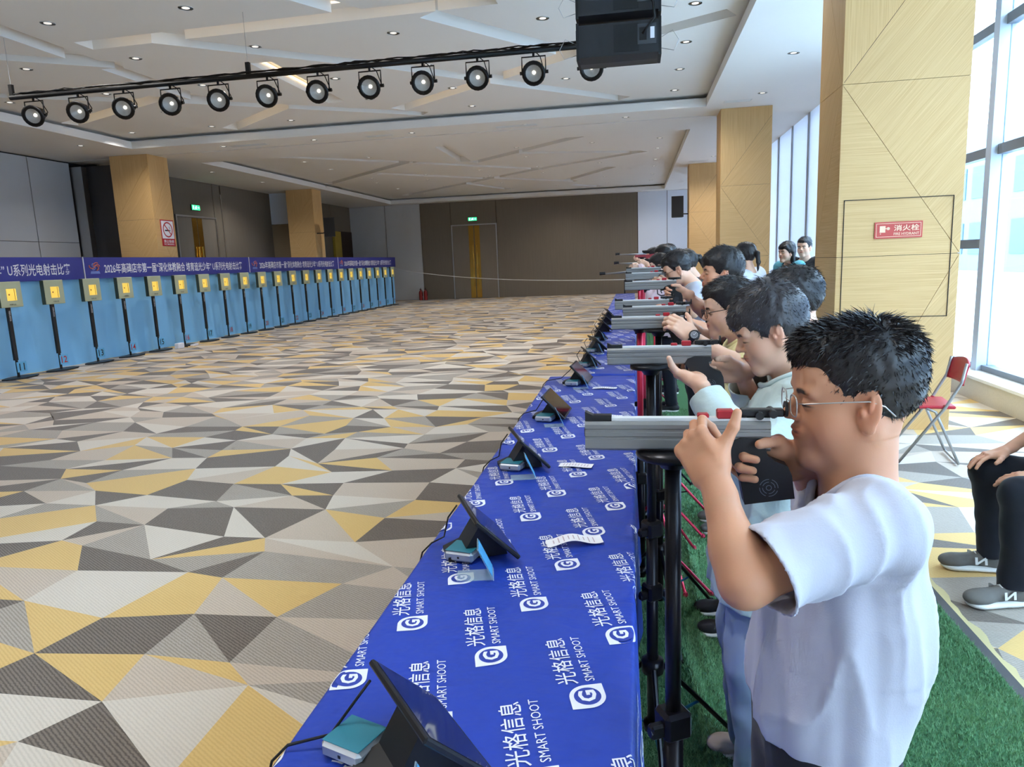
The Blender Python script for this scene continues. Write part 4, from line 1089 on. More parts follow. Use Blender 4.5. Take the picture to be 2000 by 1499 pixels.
def surface(f, lo, h):
    ins = f < 0; n = f.shape; S = [n[1]*n[2], n[2], 1]
    ids = []; pts = []; quads = []; base = np.asarray(lo, float)
    flat = f.ravel()
    for a in range(3):
        i0 = [slice(None)]*3; i1 = [slice(None)]*3; i0[a] = slice(0, -1); i1[a] = slice(1, None)
        cr = ins[tuple(i0)] != ins[tuple(i1)]
        b, c = (a+1) % 3, (a+2) % 3
        w = np.argwhere(cr)
        if not len(w): continue
        w = w[(w[:, b] > 0) & (w[:, c] > 0) & (w[:, b] < n[b]-1) & (w[:, c] < n[c]-1)]
        k0 = w @ np.array(S); f0 = flat[k0]; f1 = flat[k0+S[a]]
        t = f0/(f0-f1); p = w.astype(float); p[:, a] += t
        cells = np.stack([k0, k0-S[b], k0-S[b]-S[c], k0-S[c]], 1)
        cells[f0 > 0] = cells[f0 > 0][:, ::-1]
        quads.append(cells); ids.append(cells.ravel()); pts.append(np.repeat(p, 4, 0))
    if not quads: return np.zeros((0, 3)), np.zeros((0, 4), int)
    ids = np.concatenate(ids); pts = np.concatenate(pts); quads = np.concatenate(quads)
    u, inv = np.unique(ids, return_inverse=True)
    cnt = np.bincount(inv); V = np.stack([np.bincount(inv, pts[:, i])/cnt for i in range(3)], 1)
    return base+V*h, np.searchsorted(u, quads)
def solid(ops, h, blocks=(), pad=.02):
    """mesh a list of ops at voxel h; blocks are (lo, hi, voxel) regions meshed finer"""
    lo = np.min([p.box()[0]-k for o, p, k in ops if o == 'u'], 0)-pad; hi = np.max([p.box()[1]+k for o, p, k in ops if o == 'u'], 0)+pad
    f, _ = field(ops, lo, hi, h); V, Q = surface(f, lo, h)
    VV = []; QQ = []; off = 0
    keep = np.ones(len(Q), bool); c = V[Q].mean(1)
    for bl, bh, bv in blocks: keep &= ~np.all((c > bl) & (c < bh), 1)
    VV.append(V); QQ.append(Q[keep]); off = len(V)
    for bl, bh, bv in blocks:
        bl, bh = np.asarray(bl, float), np.asarray(bh, float)
        f, _ = field(ops, bl-4*bv, bh+4*bv, bv); v, q = surface(f, bl-4*bv, bv)
        cc = v[q].mean(1); q = q[np.all((cc > bl-1.2*bv) & (cc < bh+1.2*bv), 1)]
        VV.append(v); QQ.append(q+off); off += len(v)
    V = np.concatenate(VV); Q = np.concatenate(QQ)
    used = np.unique(Q); remap = np.full(len(V), -1); remap[used] = np.arange(len(used))
    return V[used], remap[Q]
def smooth_verts(V, Q, n=1, lam=.5):
    e = np.concatenate([Q[:, [0, 1]], Q[:, [1, 2]], Q[:, [2, 3]], Q[:, [3, 0]]]); e = np.concatenate([e, e[:, ::-1]])
    cnt = np.maximum(np.bincount(e[:, 0], minlength=len(V)), 1)[:, None]
    for _ in range(n):
        s = np.stack([np.bincount(e[:, 0], V[e[:, 1], i], minlength=len(V)) for i in range(3)], 1)/cnt
        V = V+(s-V)*lam
    return V
def normals(V, Q):
    nf = np.cross(V[Q[:, 2]]-V[Q[:, 0]], V[Q[:, 3]]-V[Q[:, 1]])
    N = np.zeros_like(V)
    for i in range(4):
        for a in range(3): N[:, a] += np.bincount(Q[:, i], nf[:, a], minlength=len(V))
    return N/np.maximum(np.linalg.norm(N, axis=1), 1e-12)[:, None]
def cut_mesh(V, Q, fn, h):
    """open the mesh where fn(v) > 0; border verts are slid onto fn = 0"""
    c = fn(V); keep = (c[Q] < 0).any(1); Q = Q[keep]
    g = np.stack([(fn(V+np.eye(3)[i]*1e-4)-c)/1e-4 for i in range(3)], 1)
    m = c > 0; gg = np.maximum((g*g).sum(1), 1e-9)
    V = V.copy(); V[m] -= (c[m]/gg[m])[:, None]*g[m]
    used = np.unique(Q); remap = np.full(len(V), -1); remap[used] = np.arange(len(used))
    return V[used], remap[Q]
def np_mesh(name, V, Q, m, parent, base, colors=None, smooth=True):
    me = bpy.data.meshes.new(name); V = np.asarray(V)-np.asarray(base)
    n = len(V); me.vertices.add(n); me.vertices.foreach_set('co', V.astype(np.float32).ravel())
    k = Q.shape[1]; me.loops.add(Q.size); me.loops.foreach_set('vertex_index', Q.astype(np.int32).ravel())
    me.polygons.add(len(Q)); me.polygons.foreach_set('loop_start', np.arange(0, Q.size, k, dtype=np.int32)); 
    me.polygons.foreach_set('use_smooth', np.full(len(Q), smooth))
    me.update(calc_edges=True); me.validate()
    if colors is not None:
        at = me.color_attributes.new('tone', 'FLOAT_COLOR', 'POINT')
        at.data.foreach_set('color', np.concatenate([colors, np.ones((n, 1))], 1).astype(np.float32).ravel())
    me.materials.append(m)
    return link(name, me, parent)
# ---- materials of people
def skin_mat():
    m = bpy.data.materials.new('skin'); m.use_nodes = True; nt = m.node_tree; b = nt.nodes['Principled BSDF']
    a = nt.nodes.new('ShaderNodeAttribute'); a.attribute_name = 'tone'
    nt.links.new(a.outputs['Color'], b.inputs['Base Color'])
    b.inputs['Roughness'].default_value = .5; b.inputs['Specular IOR Level'].default_value = .35
    b.inputs['Subsurface Weight'].default_value = .18; b.inputs['Subsurface Radius'].default_value = (.012, .005, .003); b.inputs['Subsurface Scale'].default_value = .5
    n = nt.nodes.new('ShaderNodeTexNoise'); n.inputs['Scale'].default_value = 420
    bp = nt.nodes.new('ShaderNodeBump'); bp.inputs['Strength'].default_value = .06; bp.inputs['Distance'].default_value = .002
    nt.links.new(n.outputs[0], bp.inputs['Height']); nt.links.new(bp.outputs[0], b.inputs['Normal'])
    return m
M_SKIN = skin_mat()
M_HAIR = mat('black_hair', srgb(30, 27, 29), .42, var=.35, vscale=60, spec=.45)
M_HAIR_G = mat('greying_black_hair', srgb(52, 50, 54), .4, var=.5, vscale=90, spec=.5)
def cloth_mat(name, col, rough=.85, b=.07, sc=420): return mat(name, col, rough, var=.04, vscale=14, bump=b, bscale=sc, sheen=.15, spec=.2)
# ---- head, in its own frame: x forward, y to the left, z up, origin between the ears
class Frame:
    def __init__(s, o, f, u, k=1.0):
        s.o = np.asarray(o, float); s.f = nrm(f); u = np.asarray(u, float); s.l = nrm(np.cross(u, s.f)); s.u = np.cross(s.f, s.l); s.k = k; s.M = np.stack([s.f, s.l, s.u])
    def p(s, x, y, z): return s.o+s.k*(x*s.f+y*s.l+z*s.u)
    def loc(s, V): return ((np.asarray(V)-s.o) @ s.M.T)/s.k
    def rot(s, R): return np.asarray(R) @ s.M
def Rz(a): c, q = math.cos(a), math.sin(a); return np.array([[c, q, 0], [-q, c, 0], [0, 0, 1]])
def Ry(a): c, q = math.cos(a), math.sin(a); return np.array([[c, 0, -q], [0, 1, 0], [q, 0, c]])
def head_ops(F, fat=0.0, ears=True, lips=True):
    k = F.k; o = []
    E = lambda c, r, M=None: Ell(F.p(*c), np.array(r)*k, F.M if M is None else F.rot(M))
    Cn = lambda a, b, ra, rb=None: Cone(F.p(*a), F.p(*b), ra*k, (ra if rb is None else rb)*k)
    u = lambda p, kk: o.append(('u', p, kk*k)); s = lambda p, kk: o.append(('s', p, kk*k))
    u(E((-.012, 0, .036), (.092, .073, .082)), .0)
    u(E((.026, 0, -.028), (.060, .058+fat*.4, .076)), .035)
    for y in (-1, 1):
        u(Cn((-.004, .050*y, -.040), (.062, .014*y, -.092), .020+fat*.3, .017), .025)
        u(E((.050, .036*y, -.030), (.030+fat*.3, .026+fat, .034)), .022)
    u(Cn((.070, -.008, -.095), (.070, .008, -.095), .015), .02)
    u(E((.068, 0, .042), (.026, .05, .034)), .035)                       # forehead
    u(E((.074, 0, -.056), (.019, .026, .022)), .018)                      # muzzle
    for y in (-1, 1):
        u(E((.080, .027*y, .020), (.010, .024, .008)), .014)             # brow ridge
        s(E((.098, .031*y, .001), (.014, .019, .011)), .016)             # socket
        u(E((.0765, .031*y, .000), (.0125, .0145, .0115)), .004)         # lids over the eyeball
    u(Cn((.083, 0, .012), (.1035, 0, -.020), .006, .0085), .010)          # nose
    u(E((.0985, 0, -.0235), (.0105, .0085, .0075)), .006)
    for y in (-1, 1): u(E((.091, .0105*y, -.0265), (.009, .006, .006)), .005)
    if lips:
        u(E((.0905, 0, -.0465), (.0065, .019, .0050)), .004); u(E((.0890, 0, -.0560), (.0068, .017, .0056)), .004)
        s(E((.0985, 0, -.0512), (.0060, .022, .0011)), .003)
    if ears:
        for y in (-1, 1):
            M = Rz(-y*.45) @ Ry(-.16)
            u(E((0.0010, .074*y, -.006), (.017, .006, .031), M), .006)
            s(E((0.0055, .0815*y, .000), (.0105, .0062, .0205), M), .003)
            u(E((0.0020, .075*y, -.034), (.009, .0045, .009), M), .006)
            u(E((0.0120, .0755*y, -.008), (.005, .0045, .007), M), .004)
            u(E((0.0010, .0785*y, .004), (.0045, .0035, .013), M), .003)
    return o
def head_colors(V, F, base, lip, brow=(.03, .022, .02), eye='shut', only=None):
    """painted features: lips, brows, lash line or open eyes, a flush on cheeks and ears"""
    L = F.loc(V); x, y, z = L[:, 0], L[:, 1], L[:, 2]; C = np.tile(np.asarray(base, float), (len(V), 1))
    near = (np.abs(L) < .16).all(1)
    def mix(w, col):
        w = np.where(near, np.clip(w, 0, 1), 0)[:, None]; C[:] = C*(1-w)+np.asarray(col)*w
    flush = np.asarray(base)*np.array([1.02, .80, .76])
    for sg in (-1, 1):
        mix(.6*np.exp(-(((x-.055)/.03)**2+((y-sg*.045)/.025)**2+((z+.03)/.022)**2)), flush)
        mix(.7*np.exp(-(((x-.003)/.02)**2+((y-sg*.078)/.014)**2+((z+.006)/.03)**2)), flush*np.array([1, .92, .92]))
    mix(.5*np.exp(-(((x-.104)/.012)**2+(y/.012)**2+((z+.022)/.012)**2)), flush)
    ay = np.abs(y)
    mix(1.4*np.exp(-((ay/.019)**4+((z+.0515)/.0098)**4))*(x > .074), lip)
    mix(1.2*np.exp(-((ay/.018)**4+((z+.0512)/.0014)**2))*(x > .074), np.asarray(lip)*.35)
    zb = .0205-.9*(ay-.028)**2*10+.004*(ay-.03)/.03
    mix(1.5*np.exp(-(((ay-.029)/.0175)**6+((z-zb)/.0042)**4))*(x > .055), brow)
    zc = -.0015 if eye == 'shut' else .003
    lid = np.exp(-(((ay-.031)/.0145)**6+((z-(zc-7*(ay-.031)**2))/.0019)**2))*(x > .06)
    mix(1.5*lid, (.018, .014, .013))
    if eye == 'open':
        wh = np.exp(-(((ay-.031)/.0115)**6+((z-.0005)/.0034)**6))*(x > .06); mix(1.4*wh, (.62, .58, .55))
        ir = np.exp(-((((ay-.030)**2+(z-.001)**2)/.0042**2)**4))*(x > .06); mix(1.5*ir, (.02, .014, .012))
    mix(1.2*np.exp(-((((ay-.007)/.0032)**2+((z+.031)/.0022)**2)))*(x > .088), (.12, .05, .04))
    return C
def hand_ops(wr, d, n, left, curl, L=.165, spread=.10, thumb=(.9, .45, .35), rad=1.0):
    """wr wrist, d towards the fingers, n out of the back of the hand; curl per finger = (knuckle, middle, tip) bends in radians"""
    d = nrm(d); n = np.asarray(n, float); n = nrm(n-d*(n @ d)); s = np.cross(d, n)*(1 if left else -1); k = L/.165
    P = lambda a, b, c: wr+k*(a*d+b*s+c*n)
    M = np.stack([d, s, n]); o = []
    o.append(('u', Cone(P(-.03, 0, 0), P(.015, .002, 0), .021*k, .022*k, (n, 1.25)), .012))
    o.append(('u', RBox(P(.045, 0, 0), np.array([.043, .035, .0125])*k, M, .0115*k), .016*k))
    o.append(('u', Ell(P(.035, .024, -.012), np.array([.03, .015, .013])*k, M), .012*k))   # ball of the thumb
    o.append(('u', Ell(P(.035, -.024, -.010), np.array([.034, .011, .011])*k, M), .010*k))
    lens = ((.038, .024, .019), (.042, .027, .020), (.039, .025, .020), (.030, .019, .017))
    for i, (a, ll) in enumerate(zip((.0265, .009, -.009, -.026), lens)):
        base = P(.080-(.0, -.003, .001, .008)[i], a, .001); dirv = nrm(d+s*spread*(1.5-i)*.55); c = curl[i] if isinstance(curl[0], (tuple, list)) else curl
        r = (.0086, .0088, .0084, .0074)[i]*k*rad; p = base; nn = n; ang = 0
        o.append(('u', Ell(base+n*.002*k, np.array([.010, .0092, .0095])*k, M), .006*k))
        for j, (l_, bend) in enumerate(zip(ll, c)):
            ang += bend; dd = math.cos(ang)*dirv-math.sin(ang)*n
            q = p+k*l_*dd; o.append(('u', Cone(p, q, r*(1-.06*j), r*(.95-.08*j)), .0035*k)); p = q
    fw, sd, dn = thumb; t0 = P(.022, .022, -.006); t1 = t0+k*.034*nrm(d*.75+s*.75-n*.25); t2 = t1+k*.029*nrm(d*fw+s*sd-n*dn); t3 = t2+k*.024*nrm(d*fw*1.05+s*sd*.6-n*dn*1.1)
    o += [('u', Cone(t0, t1, .0135*k, .0112*k), .010*k), ('u', Cone(t1, t2, .0108*k, .0098*k), .004*k), ('u', Cone(t2, t3, .0096*k, .0078*k), .004*k)]
    return o
def hair_strands(V, Q, N, F, count, length, lift, seed, flow, width=.0009, jitter=.35):
    """thin tapering ribbons rooted on the hair volume"""
    rnd = np.random.RandomState(seed); a = np.linalg.norm(np.cross(V[Q[:, 2]]-V[Q[:, 0]], V[Q[:, 3]]-V[Q[:, 1]]), axis=1)
    f = rnd.choice(len(Q), count, p=a/a.sum()); u, v = rnd.rand(2, count, 1)
    q = V[Q[f]]; p = (q[:, 0]*(1-u)+q[:, 1]*u)*(1-v)+(q[:, 3]*(1-u)+q[:, 2]*u)*v
    n = N[Q[f, 0]]; fl = flow(F.loc(p)) @ F.M; fl = fl-n*(fl*n).sum(1)[:, None]*.9
    fl /= np.maximum(np.linalg.norm(fl, axis=1), 1e-6)[:, None]
    d = fl+n*np.asarray(lift(F.loc(p)))[:, None]+rnd.randn(count, 3)*jitter; d /= np.linalg.norm(d, axis=1)[:, None]
    L = (np.asarray(length(F.loc(p)))*rnd.uniform(.6, 1.25, count))[:, None]
    side = np.cross(d, rnd.randn(count, 3)); side /= np.maximum(np.linalg.norm(side, axis=1), 1e-6)[:, None]; side *= width
    p0 = p-n*.003; p1 = p0+d*L*.55; d2 = d+fl*.35-np.array([0, 0, .12]); d2 /= np.linalg.norm(d2, axis=1)[:, None]; p2 = p1+d2*L*.5
    VV = np.stack([p0-side, p0+side, p1+side*.8, p1-side*.8, p2+side*.15, p2-side*.15], 1).reshape(-1, 3)
    b = np.arange(count)[:, None]*6
    return VV, np.concatenate([b+[0, 1, 2, 3], b+[3, 2, 4, 5]])
def wob(V, k, seed=0):
    """smooth irregular signal in -1..1 from a few warped sines; k = wave numbers per axis"""
    r = np.random.RandomState(seed); P = V*np.asarray(k); t = np.zeros(len(V))
    for i in range(5):
        a = r.randn(3); a /= np.linalg.norm(a); b = r.randn(3)
        t += np.sin((P @ a)*(1+.45*i)+r.rand()*6.28+1.3*np.sin((P @ b)*.6+r.rand()*6))/(1+.35*i)
    return t/2.2
HAIRLINES = {   # (x, lowest z) in the head frame
    'crop': ([-.12, -.07, -.035, -.020, -.012, .014, .020, .034, .040, .05, .075, .12], [-.052, -.052, -.04, -.01, .026, .030, .004, .002, .030, .042, .040, .040]),
    'fringe': ([-.12, -.07, -.035, -.020, -.012, .014, .020, .036, .042, .05, .08, .13], [-.056, -.056, -.045, -.01, .022, .027, -.006, -.008, .022, .030, .030, .030]),
    'long': ([-.14, -.02, .0, .02, .03, .05, .08, .13], [-.135, -.125, -.115, -.09, .01, .030, .034, .034]),
    'tied': ([-.12, -.07, -.035, -.020, -.012, .014, .020, .034, .040, .05, .075, .12], [-.050, -.050, -.04, -.01, .026, .030, .012, .014, .040, .060, .066, .066])}
def make_hair(root, base, F, style, m, h, strands, top=.02, side=.006, seed=3, spike=0.0, extra=()):
    k = F.k; E = lambda c, r: Ell(F.p(*c), np.array(r)*k, F.M)
    ops = [('u', E((-.012, 0, .036), (.092+side, .073+side, .082+side)), 0), ('u', E((-.008, 0, .066), (.094, .074, .060+top)), .02*k)]
    if style in ('fringe', 'long'): ops += [('u', E((.050, 0, .062), (.056, .060, .044)), .02*k)]
    if style == 'crop': ops += [('u', E((.050, 0, .080), (.050, .054, .034)), .02*k)]
    if style == 'long':
        for y in (-1, 1): ops.append(('u', Cone(F.p(-.03, .062*y, .0), F.p(-.035, .064*y, -.11), .034*k, .026*k), .03*k))
        ops.append(('u', Cone(F.p(-.07, 0, .0), F.p(-.075, 0, -.11), .045*k, .04*k), .03*k))
    if style == 'tied':
        ops += [('u', Cone(F.p(-.098, 0, .045), F.p(-.125, 0, .03), .022*k, .024*k), .015*k), ('u', Cone(F.p(-.125, 0, .03), F.p(-.14, 0, -.05), .024*k, .019*k), .01*k), ('u', Cone(F.p(-.14, 0, -.05), F.p(-.135, 0, -.13), .019*k, .006*k), .01*k)]
    V, Q = solid(ops, h)
    xs, zs = HAIRLINES[style]
    def fn(P):
        L = F.loc(P); b = np.interp(L[:, 0]+.006*np.sin(L[:, 1]*160), xs, zs)+.004*np.sin(L[:, 1]*210+L[:, 0]*90)
        if style == 'tied': b = np.where(L[:, 0] < -.100, -1, b)
        return (b-L[:, 2])*k
    V, Q = cut_mesh(V, Q, fn, h)
    N = normals(V, Q); V = V+N*(wob(V, (90/k,)*3, seed)*.0022*k)[:, None]
    if strands:
        def flow(L):
            f = np.stack([.9+0*L[:, 0], L[:, 1]*6, -.6-8*np.maximum(0, .07-L[:, 2])], 1)
            back = L[:, 0] < -.03; f[back] = np.stack([-.5+0*L[back, 0], L[back, 1]*5, -1.1+0*L[back, 0]], 1); return f
        topness = lambda L: np.clip((L[:, 2]-.07)/.05, 0, 1)
        SV, SQ = hair_strands(V, Q, N, F, strands, lambda L: (.011+.011*topness(L))*k, lambda L: .25+spike*topness(L), seed, flow)
        Q = np.concatenate([Q, SQ+len(V)]); V = np.concatenate([V, SV])
    return np_mesh('hair', V, Q, m, root, base)
def torso_ops(pel, ch, nb, l, s, grow=0.0, bulk=1.0):
    w = lambda c, half, r, fl=None: Cone(c-l*half, c+l*half, r+grow, None, fl)
    mid = (pel+ch)/2
    return [('u', w(pel, .055*s*bulk, .088*s*bulk), 0), ('u', w(mid, .050*s*bulk, .083*s*bulk), .07), ('u', w(ch, .070*s*bulk, .090*s*bulk), .07),
            ('u', Cone(nb-l*.10*s-A(0, 0, .045*s), nb+l*.10*s-A(0, 0, .045*s), .046*s+grow), .06)]
def figure(label, base, face, head, H, arms, skin, hair, top, bottom, shoes=None, group=None, lean=(0, 0), h=.006, hh=.003, hands=True, specs=None, eye='shut', bulk=1.0, fat=0.0, seed=1, torso=None, legs=None, turn=0.0, lip=None, pelvis=None):
    s = H/1.5; f = nrm(A(face[0], face[1], 0)); l = np.cross(A(0, 0, 1), f); b3 = A(base[0], base[1], 0)
    root = thing('person', label, 'person', (base[0], base[1], 0), 0, group)
    F = Frame(*head)
    pel = b3+A(0, 0, .55*H) if pelvis is None else np.asarray(pelvis, float); nb = F.p(-.045, 0, -.115)-A(0, 0, .02*s) if torso is None else np.asarray(torso, float)
    nb = nb+A(lean[0], lean[1], 0); ch = pel*.32+nb*.68-f*.0
    st = nrm(nb-pel); ch = nb-A(0, 0, .15*s)+ (pel-nb)*A(1, 1, 0)*.3
    body = head_ops(F, fat)
    body += [('u', Cone(F.p(-.022, 0, -.05), nb+A(0, 0, .0), .045*F.k+fat, .054*s+fat), .03)]
    body += torso_ops(pel, ch, nb, l, s, -.012, bulk)
    fine = [(F.p(0, 0, 0)-.15*F.k, F.p(0, 0, 0)+.15*F.k, hh)]
    for side, (S, E_, W, ho) in arms.items():
        S, E_, W = (np.asarray(q, float) for q in (S, E_, W))
        body += [('u', Cone(S, E_, .039*s+fat*.6, .031*s+fat*.4), .03), ('u', Cone(E_, E_*.7+W*.3, .0325*s+fat*.4, .0315*s+fat*.4), .02), ('u', Cone(E_*.7+W*.3, W, .0315*s+fat*.4, .0205*s), .02)]
        if ho:
            body += ho; lo = np.min([p.box()[0] for _, p, _ in ho], 0); hi = np.max([p.box()[1] for _, p, _ in ho], 0); fine.append((lo-.004, hi+.004, min(hh, .003) if h < .008 else hh))
    if legs is None:
        legs = [(pel+l*.075*s*q-A(0, 0, .03), b3+l*.085*s*q+f*.0+A(0, 0, .29*H), b3+l*.09*s*q-f*.03+A(0, 0, .075)) for q in (1, -1)]
    for hp, kn, an in legs:
        body += [('u', Cone(hp, kn, .068*s, .046*s), .04), ('u', Cone(kn, an, .045*s, .03*s), .03)]
    V, Q = solid(body, h, fine)
    C = head_colors(V, F, skin, lip if lip is not None else np.asarray(skin)*A(.86, .52, .50), eye=eye)
    np_mesh('body', V, Q, M_SKIN, root, b3, C)
    if hair: make_hair(root, b3, F, h=max(hh, .0035), seed=seed, **hair)
    # ---- upper garment
    if top:
        g = top.get('grow', .012); hem = top.get('hem', .50*H)
        pelh = A(pel[0], pel[1], max(hem-.02, .40*H) if pelvis is None else pel[2]); to = torso_ops(pelh, ch, nb, l, s, g+top.get('loose', .008), bulk)
        to[0] = ('u', Cone(pelh-l*.064*s*bulk, pelh+l*.064*s*bulk, .096*s*bulk+g+top.get('loose', .008)*2.2), 0)
        hb = pelh+(ch-pelh)*0; c0 = to[2][1]; r0, r1 = .090*s*bulk+g+top.get('loose', .008), (.088 if h < .0065 else .093)*s*bulk+g+top.get('loose', .008)*(1.0 if top.get('slim') else 1.9)
        rows = [('u', Cone(ch+(pelh-ch)*t-l*(.072-.010*t)*s*bulk, ch+(pelh-ch)*t+l*(.072-.010*t)*s*bulk, r0+(r1-r0)*t), .06 if t else 0) for t in np.linspace(0, 1, 7)]
        to = rows+[to[3]]
        cuts = [(A(0, 0, hem), A(0, 0, -1))]
        for side, (S, E_, W, ho) in arms.items():
            S, E_, W = (np.asarray(q, float) for q in (S, E_, W)); fr = top.get('sleeve', .7)
            if fr <= 1:
                e = S+(E_-S)*fr; to.append(('u', Cone(S-(E_-S)*.05, S+(E_-S)*(fr+.15), .052*s+g*.7+fat*.6, top.get('cuff', .062)*s+fat*.5), .045)); cuts.append((e, nrm(E_-S)))
            else:
                e = E_+(W-E_)*(fr-1); to += [('u', Cone(S, E_, .054*s+g+fat*.5, .05*s+g), .05), ('u', Cone(E_, E_+(W-E_)*(fr-1+.2), .05*s+g, top.get('cuff', .042)*s), .03)]; cuts.append((e, nrm(W-E_)))
        V, Q = solid(to, top.get('h', h))
        nk = top.get('neck', .066)*s; nc = nb+A(0, 0, .018*s)+f*.016*s
        ups = nrm(A(0, 0, 1)+f*top.get('scoop', .35))
        def fn(P):
            c = np.full(len(P), -1.0)
            for i, (p, n) in enumerate(cuts):
                d = (P-p) @ n
                if i: d = np.where(np.linalg.norm(P-p, axis=1) < (.115 if top.get('sleeve', .7) <= 1 else .10)*s, d, -1)
                else: d = d+.008*np.sin(np.arctan2((P-p) @ l, (P-p) @ f)*2+1)
                c = np.maximum(c, d)
            q = P-nc; a = q @ ups; rad = np.linalg.norm(q-a[:, None]*ups, axis=1)
            c = np.maximum(c, np.where(a > -.06*s, np.minimum(nk-rad, a+.05*s), -1)); return c
        N = normals(V, Q); rel = np.clip((nb[2]-V[:, 2])/(nb[2]-hem), 0, 1); amp = top.get('fold', .007)
        th = np.arctan2((V-pel) @ l, (V-pel) @ f)
        rid = lambda t: 1-2*np.abs(t)**.7
        d = rid(np.clip(wob(np.stack([th, th*0, V[:, 2]], 1), (3.4, 0, 4.5), seed+5), -1, 1))*amp*.85*rel**1.1*(1-.5*np.clip((rel-.8)/.2, 0, 1))+rid(np.clip(wob(V, (25, 25, 15), seed+7), -1, 1))*amp*(.5-.2*np.clip(1-rel*2.2, 0, 1))+wob(V, (55, 55, 34), seed+9)*amp*.2
        V = V+N*d[:, None]
        V, Q = cut_mesh(V, Q, fn, h)
        o = np_mesh(top.get('name', 'tshirt'), V, Q, top['mat'], root, b3)
        md = o.modifiers.new('thickness', 'SOLIDIFY'); md.thickness = .0035; md.offset = 0
        q = V-nc; a = q @ ups; w2 = q-a[:, None]*ups; rd = np.linalg.norm(w2, axis=1); m_ = (np.abs(rd-nk) < .004) & (np.abs(a) < .09*s)
        if m_.sum() > 20 and h < .0085:           # neck band sewn round the opening
            e1 = np.cross(ups, l); an = np.arctan2(w2[m_] @ l, w2[m_] @ e1); aa = a[m_]; pts = []
            for t_ in np.linspace(-PI, PI, 41):
                wgt = np.exp(-((np.angle(np.exp(1j*(an-t_))))/.22)**2); hgt = (wgt*aa).sum()/max(wgt.sum(), 1e-9)
                pts.append(tuple(nc+ups*(hgt+.004)+(e1*math.cos(t_)+l*math.sin(t_))*(nk-.001)-b3))
            MB().tube(pts, .0075*s, 8, 0, False).build('neck_band', top['mat'], o, True)
    # ---- trousers or shorts
    if bottom:
        g = bottom.get('grow', .014); po = [('u', Cone(pel-l*.056*s*bulk, pel+l*.056*s*bulk, .084*s*bulk+g*.3), 0), ('u', Cone(pel+A(0, 0, .07*s)-l*.05*s, pel+A(0, 0, .07*s)+l*.05*s, .084*s*bulk+g*.3), .05)]
        cuts = []; ln = bottom.get('length', 1.0); wide = bottom.get('wide', 0.0)
        for hp, kn, an in legs:
            if ln > .55:
                e = kn+(an-kn)*min(1, (ln-.5)*2); po += [('u', Cone(hp, kn, .074*s+g, .054*s+g+wide), .05), ('u', Cone(kn, e+(an-kn)*.12, .052*s+g+wide, .040*s+g+wide*1.2), .03)]; cuts.append((e, nrm(an-kn)))
            else:
                e = hp+(kn-hp)*ln*2; po += [('u', Cone(hp, e+(kn-hp)*.15, .076*s+g, .064*s+g+wide), .05)]; cuts.append((e, nrm(kn-hp)))
        V, Q = solid(po, h); N = normals(V, Q); am = bottom.get('fold', .006)
        V = V+N*(wob(V, (18, 18, 13), seed+21)*am+wob(V, (40, 40, 40), seed+22)*am*.4)[:, None]
        def fn2(P):
            c = np.full(len(P), -1.0)
            for p, n in cuts:
                d = (P-p) @ n; c = np.maximum(c, np.where(np.linalg.norm(P-p, axis=1) < .16*s+wide, d, -1))
            if top: c = np.maximum(c, P[:, 2]-(top.get('hem', .5*H)+.05) if pelvis is None else -1.0)
            return c
        V, Q = cut_mesh(V, Q, fn2, h)
        o = np_mesh(bottom.get('name', 'trousers'), V, Q, bottom['mat'], root, b3); md = o.modifiers.new('thickness', 'SOLIDIFY'); md.thickness = .004; md.offset = 0
    if shoes:
        for i, (hp, kn, an) in enumerate(legs):
            d = nrm(A(*(shoes.get('dirs', (f, f))[i]))) if shoes.get('dirs') else f
            shoe(root, b3, A(an[0], an[1], shoes.get('z', 0.0)), d, s*shoes.get('k', 1.0), shoes['mat'], shoes['sole'], min(h, .006), shoes.get('mark'))
    if specs: make_glasses(root, b3, F, **specs)
    return root, F
def shoe(root, b3, at, d, s, m, sole, h=.005, mark=None):
    d = nrm(A(d[0], d[1], 0)); l = np.cross(A(0, 0, 1), d); M = np.stack([d, l, A(0, 0, 1)])
    P = lambda x, y, z: at+s*(x*d+y*l+z*A(0, 0, 1))
    o = [('u', Ell(P(-.02, 0, .045), np.array([.055, .036, .042])*s, M), 0), ('u', Cone(P(.0, 0, .05), P(.12, .0, .036), .036*s, .028*s, (A(0, 0, 1), 1.15)), .03), ('u', Ell(P(.13, -.003, .034), np.array([.05, .040, .026])*s, M), .02), ('u', Cone(P(-.012, 0, .06), P(-.015, 0, .092), .036*s, .037*s), .02)]
    V, Q = solid(o, h); V[:, 2] = np.maximum(V[:, 2], at[2]+.016*s); V, Q = cut_mesh(V, Q, lambda P_: P_[:, 2]-(at[2]+.095*s), h)
    u = np_mesh('shoe', V, Q, m, root, b3)
    so = [('u', Cone(P(-.028, 0, .014), P(.02, .0, .014), .043*s, .040*s, (A(0, 0, 1), 2.9)), 0), ('u', Cone(P(.02, 0, .014), P(.125, -.002, .014), .040*s, .045*s, (A(0, 0, 1), 2.9)), .02)]
    V, Q = solid(so, h); V[:, 2] = np.maximum(V[:, 2], at[2]+.0005); np_mesh('sole', V, Q, sole, u, b3)
    if mark:
        V2, F2 = fit(text_mesh(mark, 1, 'CENTER', .03), .042, .03)
        for sg in (-1, 1): MB().add([tuple(P(.045-sg*v[0]*-1*1+.12*(v[1]) , sg*.0385, .05+v[1])-b3) for v in V2], F2).build('side_mark', sole, u)
    lc = MB()
    for k in range(4):
        x = .035+.018*k; y = .021; z = .083-.009*k
        lc.tube([tuple(P(x, -y, z-.012)-b3), tuple(P(x+.004, 0, z+.001)-b3), tuple(P(x, y, z-.012)-b3)], .003*s, 5)
    lc.build('laces', sole, u, True)
